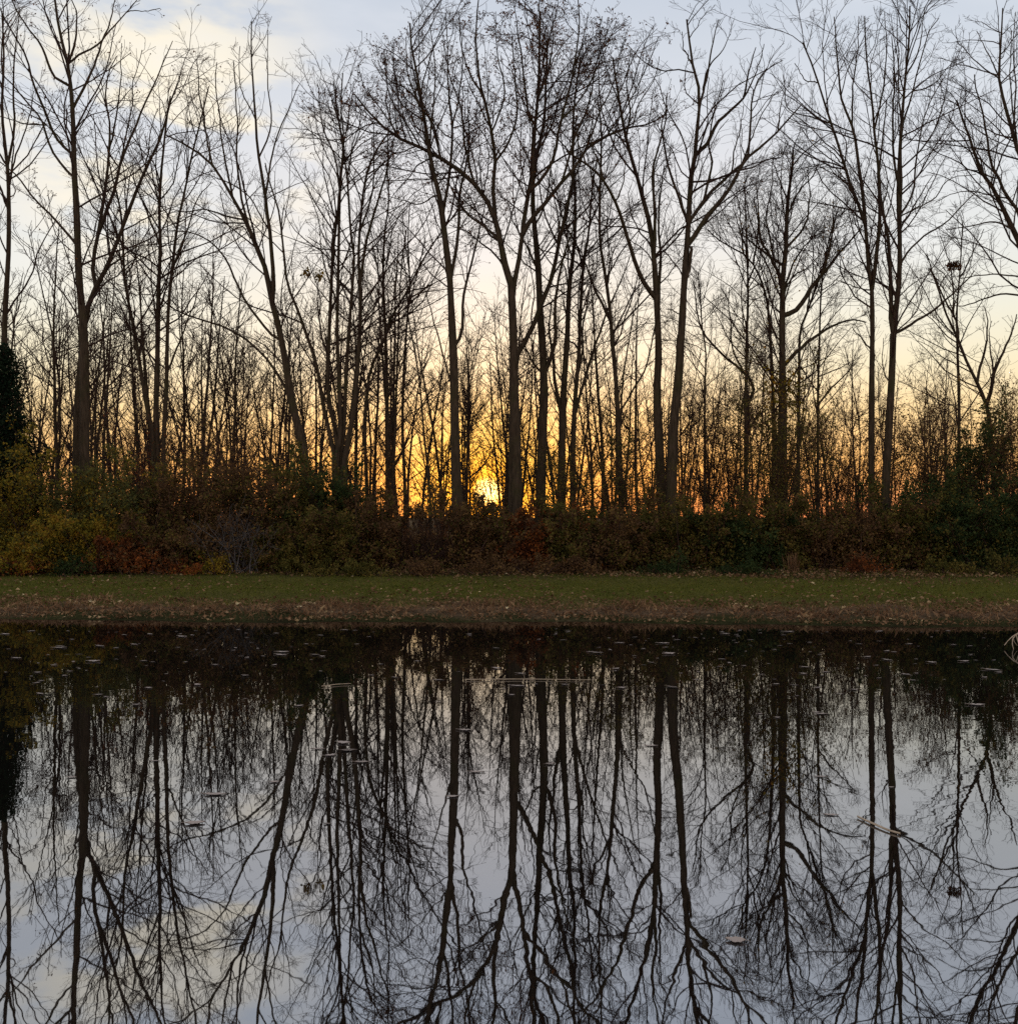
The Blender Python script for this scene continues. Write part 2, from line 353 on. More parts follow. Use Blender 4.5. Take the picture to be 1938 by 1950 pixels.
GROUP_TREES = "bare trees along the far bank"
TREES_OUT = []
def traced_tree(label, d, trunks, limbs, seed, dens=3.4, ang=(28, 62), trop=.035, noise=.13, tmin=.26, oak=0, leafmat='oak', extra=None, twig=1.0, ttmin=.45):
    rng = np.random.default_rng(seed)
    x0 = (trace(trunks[0][0])[0][0] - CX) / F * d
    org = np.array([x0, d, gz(x0, d)])
    root = thing("bare_tree", label, "tree", org, GROUP_TREES)
    known_px, known_3d = [], []
    paths = []
    def add(s, w0, w1, is_trunk):
        px = np.array(trace(s))
        if is_trunk or not known_px:
            dd = d + (rng.uniform(-.15, .15) if paths else 0)
            depth = np.full(len(px), dd)
            if is_trunk:
                gx = (px[0, 0] - CX) / F * dd
                gp = HY + (CZ - gz(gx, dd)) / F * 0 + (CZ - gz(gx, dd)) * F / dd
                if px[0, 1] < gp - 5:
                    px = np.vstack([[px[0, 0] + (px[0, 0] - px[1, 0]) * .25, gp + 4], px]); depth = np.r_[dd, depth]
        else:
            K2 = np.vstack(known_px); K3 = np.vstack(known_3d)
            j = np.argmin(((K2 - px[0]) ** 2).sum(1))
            if ((K2[j] - px[0]) ** 2).sum() < 55 ** 2: px[0] = K2[j]
            lat = np.r_[0, np.cumsum(np.linalg.norm(np.diff(px, axis=0), axis=1))] / F * d
            depth = K3[j, 1] + lat * rng.uniform(-.5, .5) * np.linspace(.6, 1, len(px))
        p3 = np.stack([(px[:, 0] - CX) / F * depth, depth, CZ + (HY - px[:, 1]) / F * depth], 1)
        K = 26 if is_trunk else 16
        q = resample(p3, K)
        if not is_trunk:
            wob = rng.normal(size=(K, 3)) * .022; wob[0] = 0; q = q + np.cumsum(wob, 0) * .6
        known_3d.append(q); known_px.append(np.stack([CX + q[:, 0] / q[:, 1] * F, HY - (q[:, 2] - CZ) / q[:, 1] * F], 1))
        r = np.linspace(w0, w1, K) * Z / 2 / F * d
        if is_trunk:
            h = q[:, 2] - org[2]
            r = r * (1 + .55 * np.exp(-np.maximum(h, 0) / .35))
            r = r * (1 + .05 * rng.normal(size=K))
        r = np.maximum(r, .010)
        paths.append((q, r, is_trunk))
    for s, w0, w1 in trunks: add(s, w0, w1, True)
    for s, w0, w1 in limbs: add(s, w0, w1, False)
    L2, R2 = [], []
    for q, r, tr in paths:
        v = tubes(q[None], r[None], 12 if tr else 8)
        obj("trunk" if tr else "limb", mesh_from("trunk" if tr else "limb", [v], BARK, org), root)
        a, b = grow(q[None], r[None], rng, dens * .9, (.16, .46), (ttmin - .08) if tr else tmin, ang, trop, noise, 8, .0055, .5, 3.9, .008)
        L2.append(a); R2.append(b)
    P2 = np.concatenate(L2); R2 = np.concatenate(R2)
    P3_, R3 = grow(P2, R2, rng, dens * 1.55, (.22, .5), .12, ang, trop, noise * 1.1, 5, .004, .25, 1.5, .007)
    P4, R4 = grow(P3_, R3, rng, dens * 1.75 * twig, (.3, .65), .12, (25, 60), trop, noise * 1.2, 4, .0034, .14, .65, .006)
    zt = max(q[:, 2].max() for q, r, t_ in paths) - .5
    for a in (P2, P3_, P4):
        z = a[..., 2]; over = np.maximum(z - zt, 0); a[..., 2] = np.minimum(z, zt) + 1.3 * (1 - np.exp(-over / 1.5))
    obj("crown", mesh_from("crown", [tubes(P2, R2, 5), tubes(P3_, R3, 3), tubes(P4, R4, 3)], BARK_TWIG, org), root)
    pcs = []
    if oak:
        ends = np.concatenate([P4[:, -1], P4[:, 2], P3_[:, -1]])
        hmax = ends[:, 2].max(); clump = np.sin(ends[:, 0] * 1.7 + seed) * np.sin(ends[:, 2] * 1.3) + rng.normal(size=len(ends)) * 1.6
        sel = ends[np.argsort(-clump)[:oak]]
        pcs.append(leaves(sel, rng.uniform(.03, .07, len(sel)), rng, droop=.5))
    if pcs: obj("leaves", mesh_from("leaves", pcs, LEAF[leafmat], org, False), root)
    for (cx_, cy_, sx, sy, n, mt) in (extra or []):
        c = P3(cx_, cy_, d); k = d / F
        p = c + np.stack([rng.normal(size=n) * sx * k, rng.normal(size=n) * sx * k, rng.normal(size=n) * sy * k], 1)
        obj("leaves", mesh_from("leaves", [leaves(p, rng.uniform(.06, .12, n), rng, droop=.3)], LEAF[mt], org, False), root)
    TREES_OUT.append((root, len(P4)))
    return root

traced_tree("bare tree at the left edge whose straight trunk rises behind the dark evergreen", 30.5,
  [("D 20,600 22,150 A 28,1600 45,1300 45,1000 40,880 22,720 10,560 20,300 10,60", 44, 8)],
  [("A 42,890 70,650 65,420 75,250 95,60", 14, 4), ("A 45,1000 90,820 150,650 185,480", 10, 4), ("A 44,1100 -20,900 -60,700", 12, 4), ("A 40,880 0,800 -60,640", 12, 4)], 11, dens=2.6)
traced_tree("tall straight trunk, thickest near the left edge, with limbs fanning out to the top corner", 28.6,
  [("D 442,640 440,300 437,60 A 428,1620 410,1400 400,1100 388,900 384,700 374,500 355,340 320,200 300,100 285,-20", 64, 11)],
  [("A 385,1255 330,1190 220,1080 120,970 40,885 -70,790", 15, 5), ("A 372,940 310,850 255,750 220,640 130,520 40,420 -60,330", 14, 5),
   ("A 372,850 300,720 235,570 165,390 140,290 80,170 20,60 -10,-20", 16, 5), ("A 358,510 290,400 230,270 150,150 90,60 50,-40", 15, 5),
   ("A 388,540 440,440 495,320 530,200 560,120 590,-10", 15, 5), ("A 360,350 400,290 500,230 570,150 640,60 690,-10", 12, 4),
   ("A 375,335 390,200 393,80 375,-20", 13, 5), ("A 400,690 450,610 550,580 640,560", 7, 3), ("A 385,760 300,700 180,600 60,520", 8, 3),
   ("A 250,650 120,640 20,610 -60,590", 8, 3), ("A 230,570 120,500 0,450", 7, 3), ("A 660,50 730,50 800,45 840,30", 6, 2)], 12, dens=2.7, oak=900, ttmin=.5)
traced_tree("forked tree leaning right from beside the thickest left trunk", 29.4,
  [("D 400,640 408,400 440,80 A 470,1560 500,1500 560,1390 620,1240 680,1080 740,930 800,800 850,690 880,560 930,430", 46, 7)],
  [("A 468,1540 482,1400 510,1220 545,1000 562,800 562,650 540,500 560,380 600,290", 22, 5), ("A 510,1220 560,1090 610,970 640,830 700,680 760,520 820,400 900,200", 20, 4),
   ("A 560,800 600,600 615,400 620,200", 11, 3), ("A 740,930 790,700 830,560", 8, 3), ("A 640,830 690,560 700,420 755,250", 9, 3), ("A 620,1240 740,1150 860,1100 950,1060", 9, 3),
   ("A 560,1390 700,1290 850,1270 960,1280", 9, 3)], 13, dens=2.9, oak=250)
traced_tree("three-stemmed slender tree left of the leaning trunk, stems rising side by side", 30.0,
  [("D 820,660 815,500 822,250 A 825,1646 830,1450 838,1300 832,1100 842,900 852,800 868,640 890,500", 40, 7),
   ("D 800,660 770,500 740,320 705,100 A 680,1620 650,1450 640,1200 620,1050 580,900 560,760", 30, 6),
   ("D 855,660 868,420 872,200 A 880,1600 900,1400 930,1150 965,1000 1000,820 1050,620 1090,450", 30, 6)],
  [("A 835,1300 780,1120 720,980 690,840", 12, 4), ("A 900,1400 980,1180 1040,1030 1110,950", 11, 4), ("D 880,300 920,180 A 1000,1620 1040,1480", 12, 4),
   ("A 832,1100 790,900 760,760", 9, 3), ("A 640,1400 560,1250 500,1130", 9, 3)], 14, dens=2.9)
traced_tree("thick trunk leaning left with long arching branches, left of the many-stemmed clump", 28.8,
  [("D 1592,760 1560,600 1520,430 1492,250 1455,60 A 1430,1620 1385,1400 1340,1290 1290,1170 1220,1040 1150,920 1080,830 960,750 860,700", 56, 7)],
  [("A 1442,1600 1432,1450 1412,1220 1390,1020 1362,860 1342,620 1322,320 1325,130", 24, 5), ("A 1290,1170 1260,1000 1240,850 1240,650 1225,480 1215,320", 14, 4),
   ("A 1200,1000 1165,780 1145,560 1130,420 1140,330", 12, 4), ("A 1130,890 1085,700 1055,500 1045,330", 11, 4), ("A 1480,1800 1415,1740 1310,1620 1230,1480 1180,1370 1100,1270 1000,1215 850,1205", 15, 5),
   ("A 1290,1175 1200,1130 1100,1090 980,1095 880,1110", 10, 4), ("D 1500,420 1430,280 1340,170 1200,70 1050,20 A 900,1600 820,1540 700,1540", 16, 5),
   ("A 1385,1000 1440,700 1500,580 1550,450", 11, 4), ("A 1362,860 1420,640 1400,420 1400,150", 9, 3), ("A 1400,1180 1330,1060 1200,960 1050,900", 9, 3), ("A 1340,620 1260,420 1260,230", 7, 3)], 15, dens=2.9)
traced_tree("many-stemmed tree clump with a dozen upright stems fanning from one dark base", 29.0,
  [("D 1745,790 1740,700 1690,480 1650,250 1600,100 A 1540,1580 1500,1480 1480,1300 1455,1100 1410,960 1385,850", 30, 6),
   ("D 1765,790 1750,600 1712,400 1715,200 A 1725,1600 1740,1300 1765,1100 1780,900 1795,720 1780,560 1790,380", 30, 6),
   ("E 55,800 75,640 72,400 60,100 B 62,1600 68,1300 75,1000 92,780 70,640 30,520", 30, 7),
   ("E 75,800 95,600 108,300 B 130,1620 148,1350 130,1200 112,920 85,740 60,560 40,420", 28, 6),
   ("E 95,800 130,600 160,350 B 182,1620 172,1350 182,1150 205,950 250,810 330,690", 36, 7)],
  [("B 175,1500 225,1200 290,1000 322,850 325,700 345,520", 18, 4), ("B 180,1240 230,1020 240,800 235,640", 12, 4), ("B 75,1000 40,820 -20,640 -40,420", 12, 4),
   ("B 70,1400 120,1330 200,1290 290,1285", 8, 3), ("B 92,780 130,600 150,420", 9, 3), ("B 60,1580 0,1400 -20,1200", 12, 4), ("B 112,900 160,700 200,560", 9, 3),
   ("E 60,640 20,500 -60,340 -140,220", 12, 4)], 16, dens=2.6, extra=[(583, 520, 3.4, 3.4, 55, 'gold'), (606, 524, 3.2, 4.2, 55, 'gold')])
traced_tree("thin tree leaning right in one long diagonal, right of the many-stemmed clump", 30.5,
  [("E 215,900 205,640 215,420 240,270 310,120 B 345,1650 420,1530 500,1370 590,1230 650,1150 720,1050", 24, 6)],
  [("B 420,1530 520,1500 640,1440 770,1420", 7, 3), ("B 345,1650 370,1480 360,1300", 8, 3), ("B 500,1370 510,1240 480,1120", 7, 3)], 17, dens=2.8)
traced_tree("slim tree with two straight stems close together, midway from clump to sun", 31.0,
  [("E 325,930 322,700 320,400 312,100 B 305,1600 300,1400 310,1200 330,1050 320,850", 30, 6), ("E 345,930 360,700 372,300 B 385,1600 395,1400 420,1200", 18, 5)],
  [("B 305,1500 270,1350 250,1180", 9, 3), ("B 310,1250 380,1120 440,1060", 8, 3)], 18, dens=2.8)
traced_tree("slender straight tree standing alone left of the sun trunk", 31.5,
  [("E 415,940 402,600 408,300 428,0 B 440,1500 430,1250 440,1060", 22, 5)],
  [("B 428,1600 480,1450 520,1280", 9, 3), ("B 436,1400 400,1260 390,1100", 8, 3)], 19, dens=2.8)
traced_tree("thin crooked tree bending left, closest on the left of the sun trunk", 30.6,
  [("E 545,960 512,600 490,350 458,150 B 430,1650 425,1480 400,1300", 15, 5)],
  [("E 490,380 540,220 560,100", 8, 3), ("E 470,820 490,640 480,560", 10, 4)], 20, dens=2.8)
traced_tree("tall dark trunk just left of the setting sun", 28.4,
  [("E 690,1020 680,800 675,600 670,300 B 665,1800 657,1640 648,1450 630,1300 612,1150 590,1000 562,900 540,780 512,600 480,400 450,260 440,120", 64, 8)],
  [("B 662,1520 690,1200 698,1000 720,880 745,720 740,540", 22, 5), ("B 612,1150 645,900 655,700 640,500 630,300 622,60", 18, 4), ("E 690,220 720,80 B 735,1520 780,1350 830,1150 860,1000", 20, 5),
   ("E 655,400 600,150 B 545,1560 520,1440", 12, 4), ("B 625,1015 560,1020 490,1050 420,1030 340,1010", 9, 3), ("B 540,780 560,560 570,360 540,120", 11, 4), ("B 690,1210 780,1050 800,980", 8, 3),
   ("B 512,600 430,480 330,420 260,320", 9, 3), ("B 500,500 500,300 490,60", 8, 3), ("B 650,700 700,520 720,300 700,80", 10, 3)], 21, oak=500, ttmin=.55)
traced_tree("largest central tree, right of the sun, its great limbs leaf-flecked", 28.6,
  [("E 1000,1010 995,700 985,400 980,100 B 975,1646 970,1500 940,1400 910,1250 880,1130 850,1060 800,990 740,920 640,850 520,780 400,730 300,660 230,590 150,490", 66, 8),
   ("B 976,1620 985,1480 1003,1400 1030,1200 1050,1050 1080,900 1090,700 1108,500 1115,300 1120,60", 44, 9)],
  [("B 1030,1200 1080,1150 1160,1060 1230,970 1310,880 1360,800 1450,720 1580,670 1700,650 1790,590", 27, 6), ("B 880,1130 872,1000 882,850 870,700 840,560 805,400 790,200 800,-10", 24, 6),
   ("B 910,1255 835,1180 760,1130 705,1060 650,940 560,860", 14, 4), ("B 1058,1000 1130,930 1190,820 1220,650 1275,400 1310,150 1300,-20", 20, 5), ("B 1090,700 1060,600 1040,400 1020,200 1000,20", 14, 4),
   ("B 876,870 950,750 1000,600 985,400 970,180", 14, 4), ("B 740,920 720,760 700,580 640,400 600,240", 14, 4), ("B 640,850 570,660 500,560 440,400 420,200", 12, 4), ("B 400,730 300,560 220,470 180,330", 9, 3),
   ("B 520,780 400,600 330,460 310,260", 10, 3), ("B 840,560 760,400 700,250 690,60", 12, 3), ("B 1110,480 1180,300 1190,80", 12, 3), ("B 1230,960 1300,720 1380,520 1420,300 1470,120", 14, 4),
   ("B 1360,800 1440,560 1520,400 1560,220", 11, 3), ("B 1220,650 1360,480 1440,300 1520,120", 11, 3), ("B 870,700 940,500 900,300 880,80", 11, 3), ("B 1580,670 1640,520 1700,420 1740,280", 8, 3),
   ("B 300,660 220,600 150,560", 7, 3), ("B 1270,420 1330,260 1380,60", 8, 3), ("B 1450,720 1560,560 1650,380 1720,180", 9, 3), ("B 1080,880 1000,700 930,560", 9, 3)],
  22, dens=4.0, trop=.05, noise=.14, oak=14000, ttmin=.6)
traced_tree("thick slanting trunk crossing behind the largest central tree and leaning right", 29.6,
  [("E 985,1000 1000,600 985,260 1040,140 1090,40 B 1125,1590 1180,1450 1222,1250 1260,1080 1292,930 1290,720 1300,520 1330,300", 42, 8)],
  [("B 1180,1450 1250,1330 1330,1230 1400,1150", 11, 4), ("B 1222,1250 1210,1080 1180,900", 11, 4), ("B 1292,930 1350,760 1380,560", 10, 3)], 23, oak=500)
traced_tree("straight grey trunk immediately right of the largest central tree, branching high", 30.0,
  [("E 1122,1010 1130,700 1140,400 1132,150 B 1120,1640 1110,1400 1092,1200 1080,1000 1100,820 1140,640 1150,420 1160,200", 62, 8)],
  [("E 1145,330 1190,150 B 1190,1550 1230,1380 1270,1250 1330,1100", 24, 5), ("B 1105,1400 1040,1250 990,1150 960,1040", 12, 4), ("B 1092,1200 1150,1060 1180,900 1200,740", 11, 4),
   ("E 1120,330 1070,200 1030,50", 13, 4)], 24, oak=300)
traced_tree("clustered dark trunk forking into several right-leaning stems, third right of the sun", 30.4,
  [("E 1225,1010 1232,800 1238,500 1252,250 B 1262,1750 1272,1500 1300,1250 1302,1000 1292,800 1310,600", 50, 7),
   ("E 1290,1010 1292,700 1302,450 1322,200 B 1332,1600 1345,1400 1375,1200 1390,1000 1420,820", 36, 6)],
  [("E 1240,560 1205,350 1180,180 B 1165,1700 1180,1560", 24, 6), ("E 1295,500 1400,200 B 1470,1640 1540,1470 1580,1330", 18, 5), ("B 1272,1500 1230,1350 1190,1260", 10, 4), ("B 1340,1450 1310,1300 1250,1210", 10, 3),
   ("E 1310,320 1340,200 1345,60 B 1380,1500 1400,1330", 14, 4), ("E 1235,500 1170,330 1165,210", 10, 4)], 25, twig=.8)
traced_tree("slightly bent trunk between the clustered dark trunk and the close tall pair", 29.6,
  [("E 1542,980 1530,600 1512,300 1492,100 B 1488,1650 1462,1450 1432,1250 1432,1000 1440,700 1420,520", 34, 7)],
  [("B 1490,1660 1420,1560 1372,1450 1330,1340 1280,1250", 16, 5), ("E 1540,520 1600,400 1690,230 B 1740,1540", 12, 4), ("B 1462,1450 1500,1320 1560,1200", 10, 3), ("E 1530,600 1560,300 1580,180 B 1620,1640 1690,1440", 12, 4),
   ("B 1432,1050 1380,900 1340,760", 9, 3)], 26, oak=200)
traced_tree("left trunk of the close tall pair right of centre, its long limb reaching left", 28.8,
  [("E 1755,1000 1742,700 1730,400 1740,200 B 1738,1800 1730,1600 1718,1400 1698,1200 1660,1050 1620,900 1575,750 1545,600 1520,450 1500,300", 60, 8)],
  [("B 1705,1610 1635,1430 1572,1250 1512,1080 1440,950 1360,860 1250,790", 26, 8), ("B 1722,1350 1722,1100 1700,930 1722,800 1760,640 1770,500", 20, 5), ("B 1740,1650 1745,1400 1730,1150 1740,1000 1760,860", 20, 5),
   ("B 1575,750 1590,600 1580,420 1600,250", 12, 4), ("B 1698,1190 1720,960 1750,800 1800,680", 10, 4), ("B 1440,950 1400,800 1390,640", 10, 3), ("B 1512,1080 1560,950 1580,800", 9, 3), ("B 1360,860 1310,700 1290,560", 9, 3)], 27, oak=300, ttmin=.55)
traced_tree("right trunk of the close tall pair, forking into crooked wide limbs under open sky", 28.3,
  [("F 110,1000 120,600 150,300 160,60 C 163,1750 172,1560 186,1350 200,1150 210,950 232,820 246,650 258,490 222,340 205,220 190,100", 64, 8)],
  [("C 198,1320 250,1200 310,1110 390,1020 440,940 490,840 580,760 660,690 720,620 800,530", 28, 6), ("C 213,1145 300,1010 400,910 490,830 510,680 540,460 590,380 640,330", 20, 5),
   ("C 233,825 300,740 350,640 430,560 490,500 510,400 555,240", 22, 4), ("C 188,1135 140,1000 100,900 78,800 60,650 95,540", 17, 5), ("C 250,560 300,400 330,250 355,100", 14, 4),
   ("C 290,1020 330,860 310,760 335,600 380,430", 14, 4), ("C 400,910 440,760 470,640 490,540", 9, 3), ("C 222,340 160,240 150,140", 9, 3), ("C 660,690 700,540 720,480", 8, 3), ("C 258,480 320,350 400,270 450,180", 11, 3),
   ("C 170,1600 110,1610 80,1600", 7, 4), ("C 168,1570 205,1400 208,1300", 22, 16), ("C 490,840 560,640 640,500 690,470", 9, 3), ("C 490,500 560,330 580,220", 9, 3)], 28, noise=.20, trop=.045, dens=3.0, ttmin=.55)
traced_tree("broad bushy tree with yellow leaves low on its trunk, left of the twin slim trunks", 29.4,
  [("F 690,1000 690,700 690,400 688,150 C 688,1750 690,1600 692,1450 708,1300 712,1150 722,1000 740,900 745,780", 64, 10)],
  [("F 715,230 780,180 870,110 960,60 1060,30 1140,42", 22, 6), ("C 702,1690 760,1620 850,1500 930,1400 1000,1320 1080,1230 1120,1180", 28, 6), ("C 665,1400 600,1300 540,1240 480,1200", 16, 4),
   ("C 690,1450 640,1350 585,1240 570,1100 558,960", 18, 4), ("C 708,1300 800,1200 830,1100 830,940", 14, 4), ("C 850,1500 900,1400 950,1200 960,1030", 14, 4), ("C 712,1150 760,1020 830,930 870,850", 11, 4),
   ("C 680,1600 730,1400 790,1280 900,1180", 14, 4), ("C 650,1330 610,1140 640,960 640,850", 11, 4), ("C 722,1000 680,900 650,820", 9, 3), ("C 700,1500 750,1440 810,1400 880,1330", 10, 4)],
  29, dens=4.6, ang=(22, 48), tmin=.2, oak=500, leafmat='gold', extra=[(1490, 745, 20, 28, 420, 'gold'), (1478, 830, 26, 40, 420, 'olive')])
traced_tree("bushy tree's neighbour, a smaller trunk close on its left with an arching left branch", 30.0,
  [("F 640,990 645,700 640,400 628,150 C 618,1640 600,1530 550,1400 480,1320 380,1270 300,1200", 28, 6)],
  [("C 550,1400 560,1200 545,1050", 11, 4), ("C 480,1320 470,1150 450,1000", 10, 3)], 30, dens=4.2)
traced_tree("thin upright tree with a long branch curving up left, near the bushy tree", 30.2,
  [("F 500,1000 498,600 500,330 505,60 C 508,1650 510,1500 500,1200 492,900", 26, 5), ("F 285,960 285,400 290,200 270,60 C 262,1560 250,1420", 18, 5)],
  [("F 565,480 540,370 470,280 370,200 280,100 245,0 C 235,1560 225,1470", 18, 5), ("F 500,300 430,180 C 410,1650 400,1500", 10, 4), ("C 508,1500 560,1350 600,1250", 10, 3), ("C 505,1300 460,1180 430,1060", 9, 3)], 31, dens=4.2)
traced_tree("two slim upright stems right of the bushy tree, leaning slightly right", 30.6,
  [("F 770,1000 775,500 780,100 C 790,1700 830,1600 890,1430 930,1300 970,1130", 26, 5), ("F 875,980 876,400 884,100 C 888,1600 900,1430 930,1260 985,1080", 18, 5)],
  [("F 870,440 950,380 1020,310 1080,240", 12, 4), ("C 830,1600 850,1400 860,1240", 9, 3)], 32, dens=4.2)
traced_tree("left slim trunk of the twin pair on the right, dividing into three long ascending stems", 28.8,
  [("F 1155,990 1155,600 1158,200 C 1160,1800 1156,1500 1140,1400 1126,1200 1102,1100 1070,1040 1040,950 1010,850 970,720 930,600 892,480 850,350 795,220", 38, 7)],
  [("C 1156,1490 1172,1400 1182,1250 1192,1050 1186,850 1166,650 1150,480 1132,300 1125,90", 22, 5), ("C 1124,1190 1105,1000 1082,820 1062,680 1005,520 982,350 960,80", 20, 5), ("C 1190,1100 1230,950 1180,800", 8, 3),
   ("C 1065,680 1050,480 1070,280 1075,70", 10, 3), ("C 1010,850 930,780 850,740", 7, 3), ("C 892,480 820,420 770,340", 7, 3), ("C 1166,650 1210,480 1230,280 1215,60", 10, 3), ("C 1040,930 940,900 870,850", 7, 3),
   ("C 1150,1540 1080,1500 980,1470", 8, 3), ("C 950,600 850,610 720,560 690,380", 8, 3), ("F 1160,170 1100,120 1060,60", 9, 4)], 33, dens=3.2, trop=.055, ttmin=.4)
traced_tree("right slim trunk of the twin pair on the right, splitting into tight upright stems", 28.5,
  [("F 1225,1000 1245,600 1262,300 1268,100 C 1268,1800 1282,1620 1300,1450 1302,1200 1294,1050 1302,800 1312,650 1332,400 1352,200 1355,30", 48, 7)],
  [("F 1255,90 C 1252,1700 1256,1500 1252,1300 1232,1150 1202,1000 1192,900 1210,700 1225,520", 24, 5), ("C 1302,1250 1318,1000 1322,700 1380,500 1430,300 1480,150 1530,90", 16, 4), ("C 1290,1740 1380,1680 1480,1620 1600,1500 1680,1420", 16, 5),
   ("C 1308,1370 1370,1290 1450,1220 1530,1170 1640,1050 1720,970", 11, 4), ("C 1320,1150 1370,1000 1400,700 1440,560 1520,400", 11, 4), ("C 1294,1050 1270,850 1260,640 1262,400 1250,180", 14, 4), ("C 1335,400 1400,250 1430,30", 9, 3),
   ("C 1322,900 1420,780 1500,640 1580,330", 9, 3), ("C 1300,1550 1400,1440 1500,1400", 7, 3), ("C 1312,650 1300,430 1310,240 1310,60", 9, 3), ("C 1350,1130 1480,1040 1560,930 1700,900", 8, 3), ("C 1380,500 1480,430 1580,310", 7, 3)], 34, dens=3.2, trop=.055, ttmin=.35)
traced_tree("slender tree rising out of the dark ivy mass near the right edge", 30.0,
  [("F 1610,900 1612,450 1604,200 1600,20 C 1600,1700 1602,1600 1618,1400 1632,1150", 24, 5)],
  [("C 1595,1700 1520,1540 1450,1330", 11, 4), ("C 1600,1650 1560,1400 1510,1250", 9, 3), ("C 1618,1430 1680,1330 1740,1200", 9, 3)], 35)
traced_tree("low forked tree at the right edge with stems leaning left and right", 29.6,
  [("F 1800,950 1780,700 1762,500 1705,350 1655,250 1600,110 C 1545,1640 1500,1500 1460,1400", 34, 6)],
  [("F 1765,490 1800,300 1850,200 1905,80 C 1930,1640", 22, 5), ("F 1705,350 1740,180 1760,40 C 1745,1590", 16, 4), ("F 1800,300 1770,150 1780,40", 10, 3)], 36)
traced_tree("large tree at the right edge, its limbs sweeping up into open sky", 28.6,
  [("F 2040,1000 2030,500 2010,100 C 1990,1600 1960,1400 1920,1250 1860,1130 1800,1000 1720,880 1680,750 1640,650 1600,520", 70, 7)],
  [("C 1990,1300 1930,1120 1850,1000 1815,930 1770,840 1750,680 1700,480 1690,380", 22, 5), ("C 2000,1450 1990,1000 1925,800 1890,680 1850,550 1822,430 1822,250 1830,40", 34, 6), ("C 1960,1250 1830,1170 1700,1190 1560,1210", 11, 4),
   ("C 1980,1560 1850,1540 1700,1590 1580,1600", 11, 4), ("C 1980,1430 1860,1430 1700,1420 1600,1440", 9, 4), ("C 1860,1040 1700,1010 1600,1010 1500,1060", 8, 3), ("C 1815,930 1700,900 1560,900", 8, 3), ("C 1815,950 1760,860 1640,770 1560,720", 9, 3),
   ("C 1822,430 1740,350 1660,280 1610,230", 8, 3), ("C 1890,680 1900,480 1890,240 1905,60", 10, 3), ("C 1822,450 1780,300 1720,150", 8, 3), ("C 1925,800 1880,560 1870,350 1880,150", 10, 3)], 37, trop=.03)

# ------------------------------------------------------------------ background trees (a few built, the rest copies with their parts)
def wild_tree(seed, H, lean, stems, dens=3.4):
    rng = np.random.default_rng(seed)
    me = []
    trunks = []
    for k in range(stems):
        K = 14
        a = rng.uniform(0, 2 * pi); l = lean * rng.uniform(.4, 1.2)
        d = norm(np.array([cos(a) * l, sin(a) * l, 1.0])); p = np.array([0, 0, -.1]); q = [p]
        for i in range(K - 1):
            d = norm(d + np.array([0, 0, .03]) + rng.normal(size=3) * .035); p = p + d * H * rng.uniform(.85, 1) / (K - 1); q.append(p)
        q = np.array(q); r = np.linspace(H * .0068, H * .0011, K) * (1 if k == 0 else .75); r[0] *= 1.4
        trunks.append((q, np.maximum(r, .01)))
    P1, R1, L2, R2 = [], [], [], []
    for q, r in trunks:
        a, b = grow(q[None], r[None], rng, 1.9, (.16, .38), .20, (28, 68), .045, .11, 9, .010, .8, 4.5, .0085); P1.append(a); R1.append(b)
        a, b = grow(q[None], r[None], rng, 3.0, (.03, .12), .12, (30, 80), .05, .1, 9, .007, .3, 1.6, .008); P1.append(a); R1.append(b)
    P1 = np.concatenate(P1); R1 = np.concatenate(R1)
    P2, R2 = grow(P1, R1, rng, dens, (.2, .45), .2, (25, 50), .06, .12, 6, .006, .3, 1.8, .007)
    P3_, R3 = grow(P2, R2, rng, dens * 1.5, (.25, .6), .15, (25, 60), .05, .13, 4, .0045, .18, .8, .006)
    tm = [mesh_from("trunk", [tubes(q[None], r[None], 9)], BARK) for q, r in trunks]
    cm = mesh_from("crown", [tubes(P1, R1, 5), tubes(P2, R2, 3), tubes(P3_, R3, 3)], BARK_TWIG)
    return tm, cm
PROTO = [wild_tree(100, 11, .05, 1), wild_tree(101, 12, .10, 2), wild_tree(102, 9.5, .16, 3), wild_tree(103, 12.5, .04, 1), wild_tree(104, 8.5, .20, 3), wild_tree(105, 10.5, .12, 2), wild_tree(106, 7.5, .08, 1, 3.2)]
bg_rng = np.random.default_rng(7)
BACK = []
for row, (d0, d1, n, sc) in enumerate([(31.6, 34.5, 42, .88), (35, 40, 52, 1.02), (41, 52, 60, 1.16)]):
    for i in range(n):
        d = bg_rng.uniform(d0, d1)
        px = -70 + (i + .5 + bg_rng.uniform(-.45, .45)) * (2080 / n)
        low = 1.0 if px < 760 else (.92 if px < 1250 else (.76 if px < 1660 else .64))
        if px > 1640 and i % 3 == 0: continue
        BACK.append((px, d, int(bg_rng.integers(len(PROTO))), low * sc * bg_rng.uniform(.80, 1.12), bg_rng.uniform(0, 2 * pi), row))
BACK_LABEL = ["slim bare tree standing close behind the front row of trunks", "thin bare tree in the crowded middle of the grove", "faint thin bare tree at the back of the grove against the glow"]
for px, d, k, sc, rz, row in BACK:
    if abs(px - 929) < 22: px += 40
    x = (px - CX) / F * d
    t = thing("bare_tree", BACK_LABEL[row], "tree", (x, d, gz(x, d) - .05), "crowded thin trees behind the front row")
    t.rotation_euler = (0, 0, rz); t.scale = (sc, sc, sc)
    tm, cm = PROTO[k]
    for me in tm: obj("trunk", me, t)
    obj("crown", cm, t)

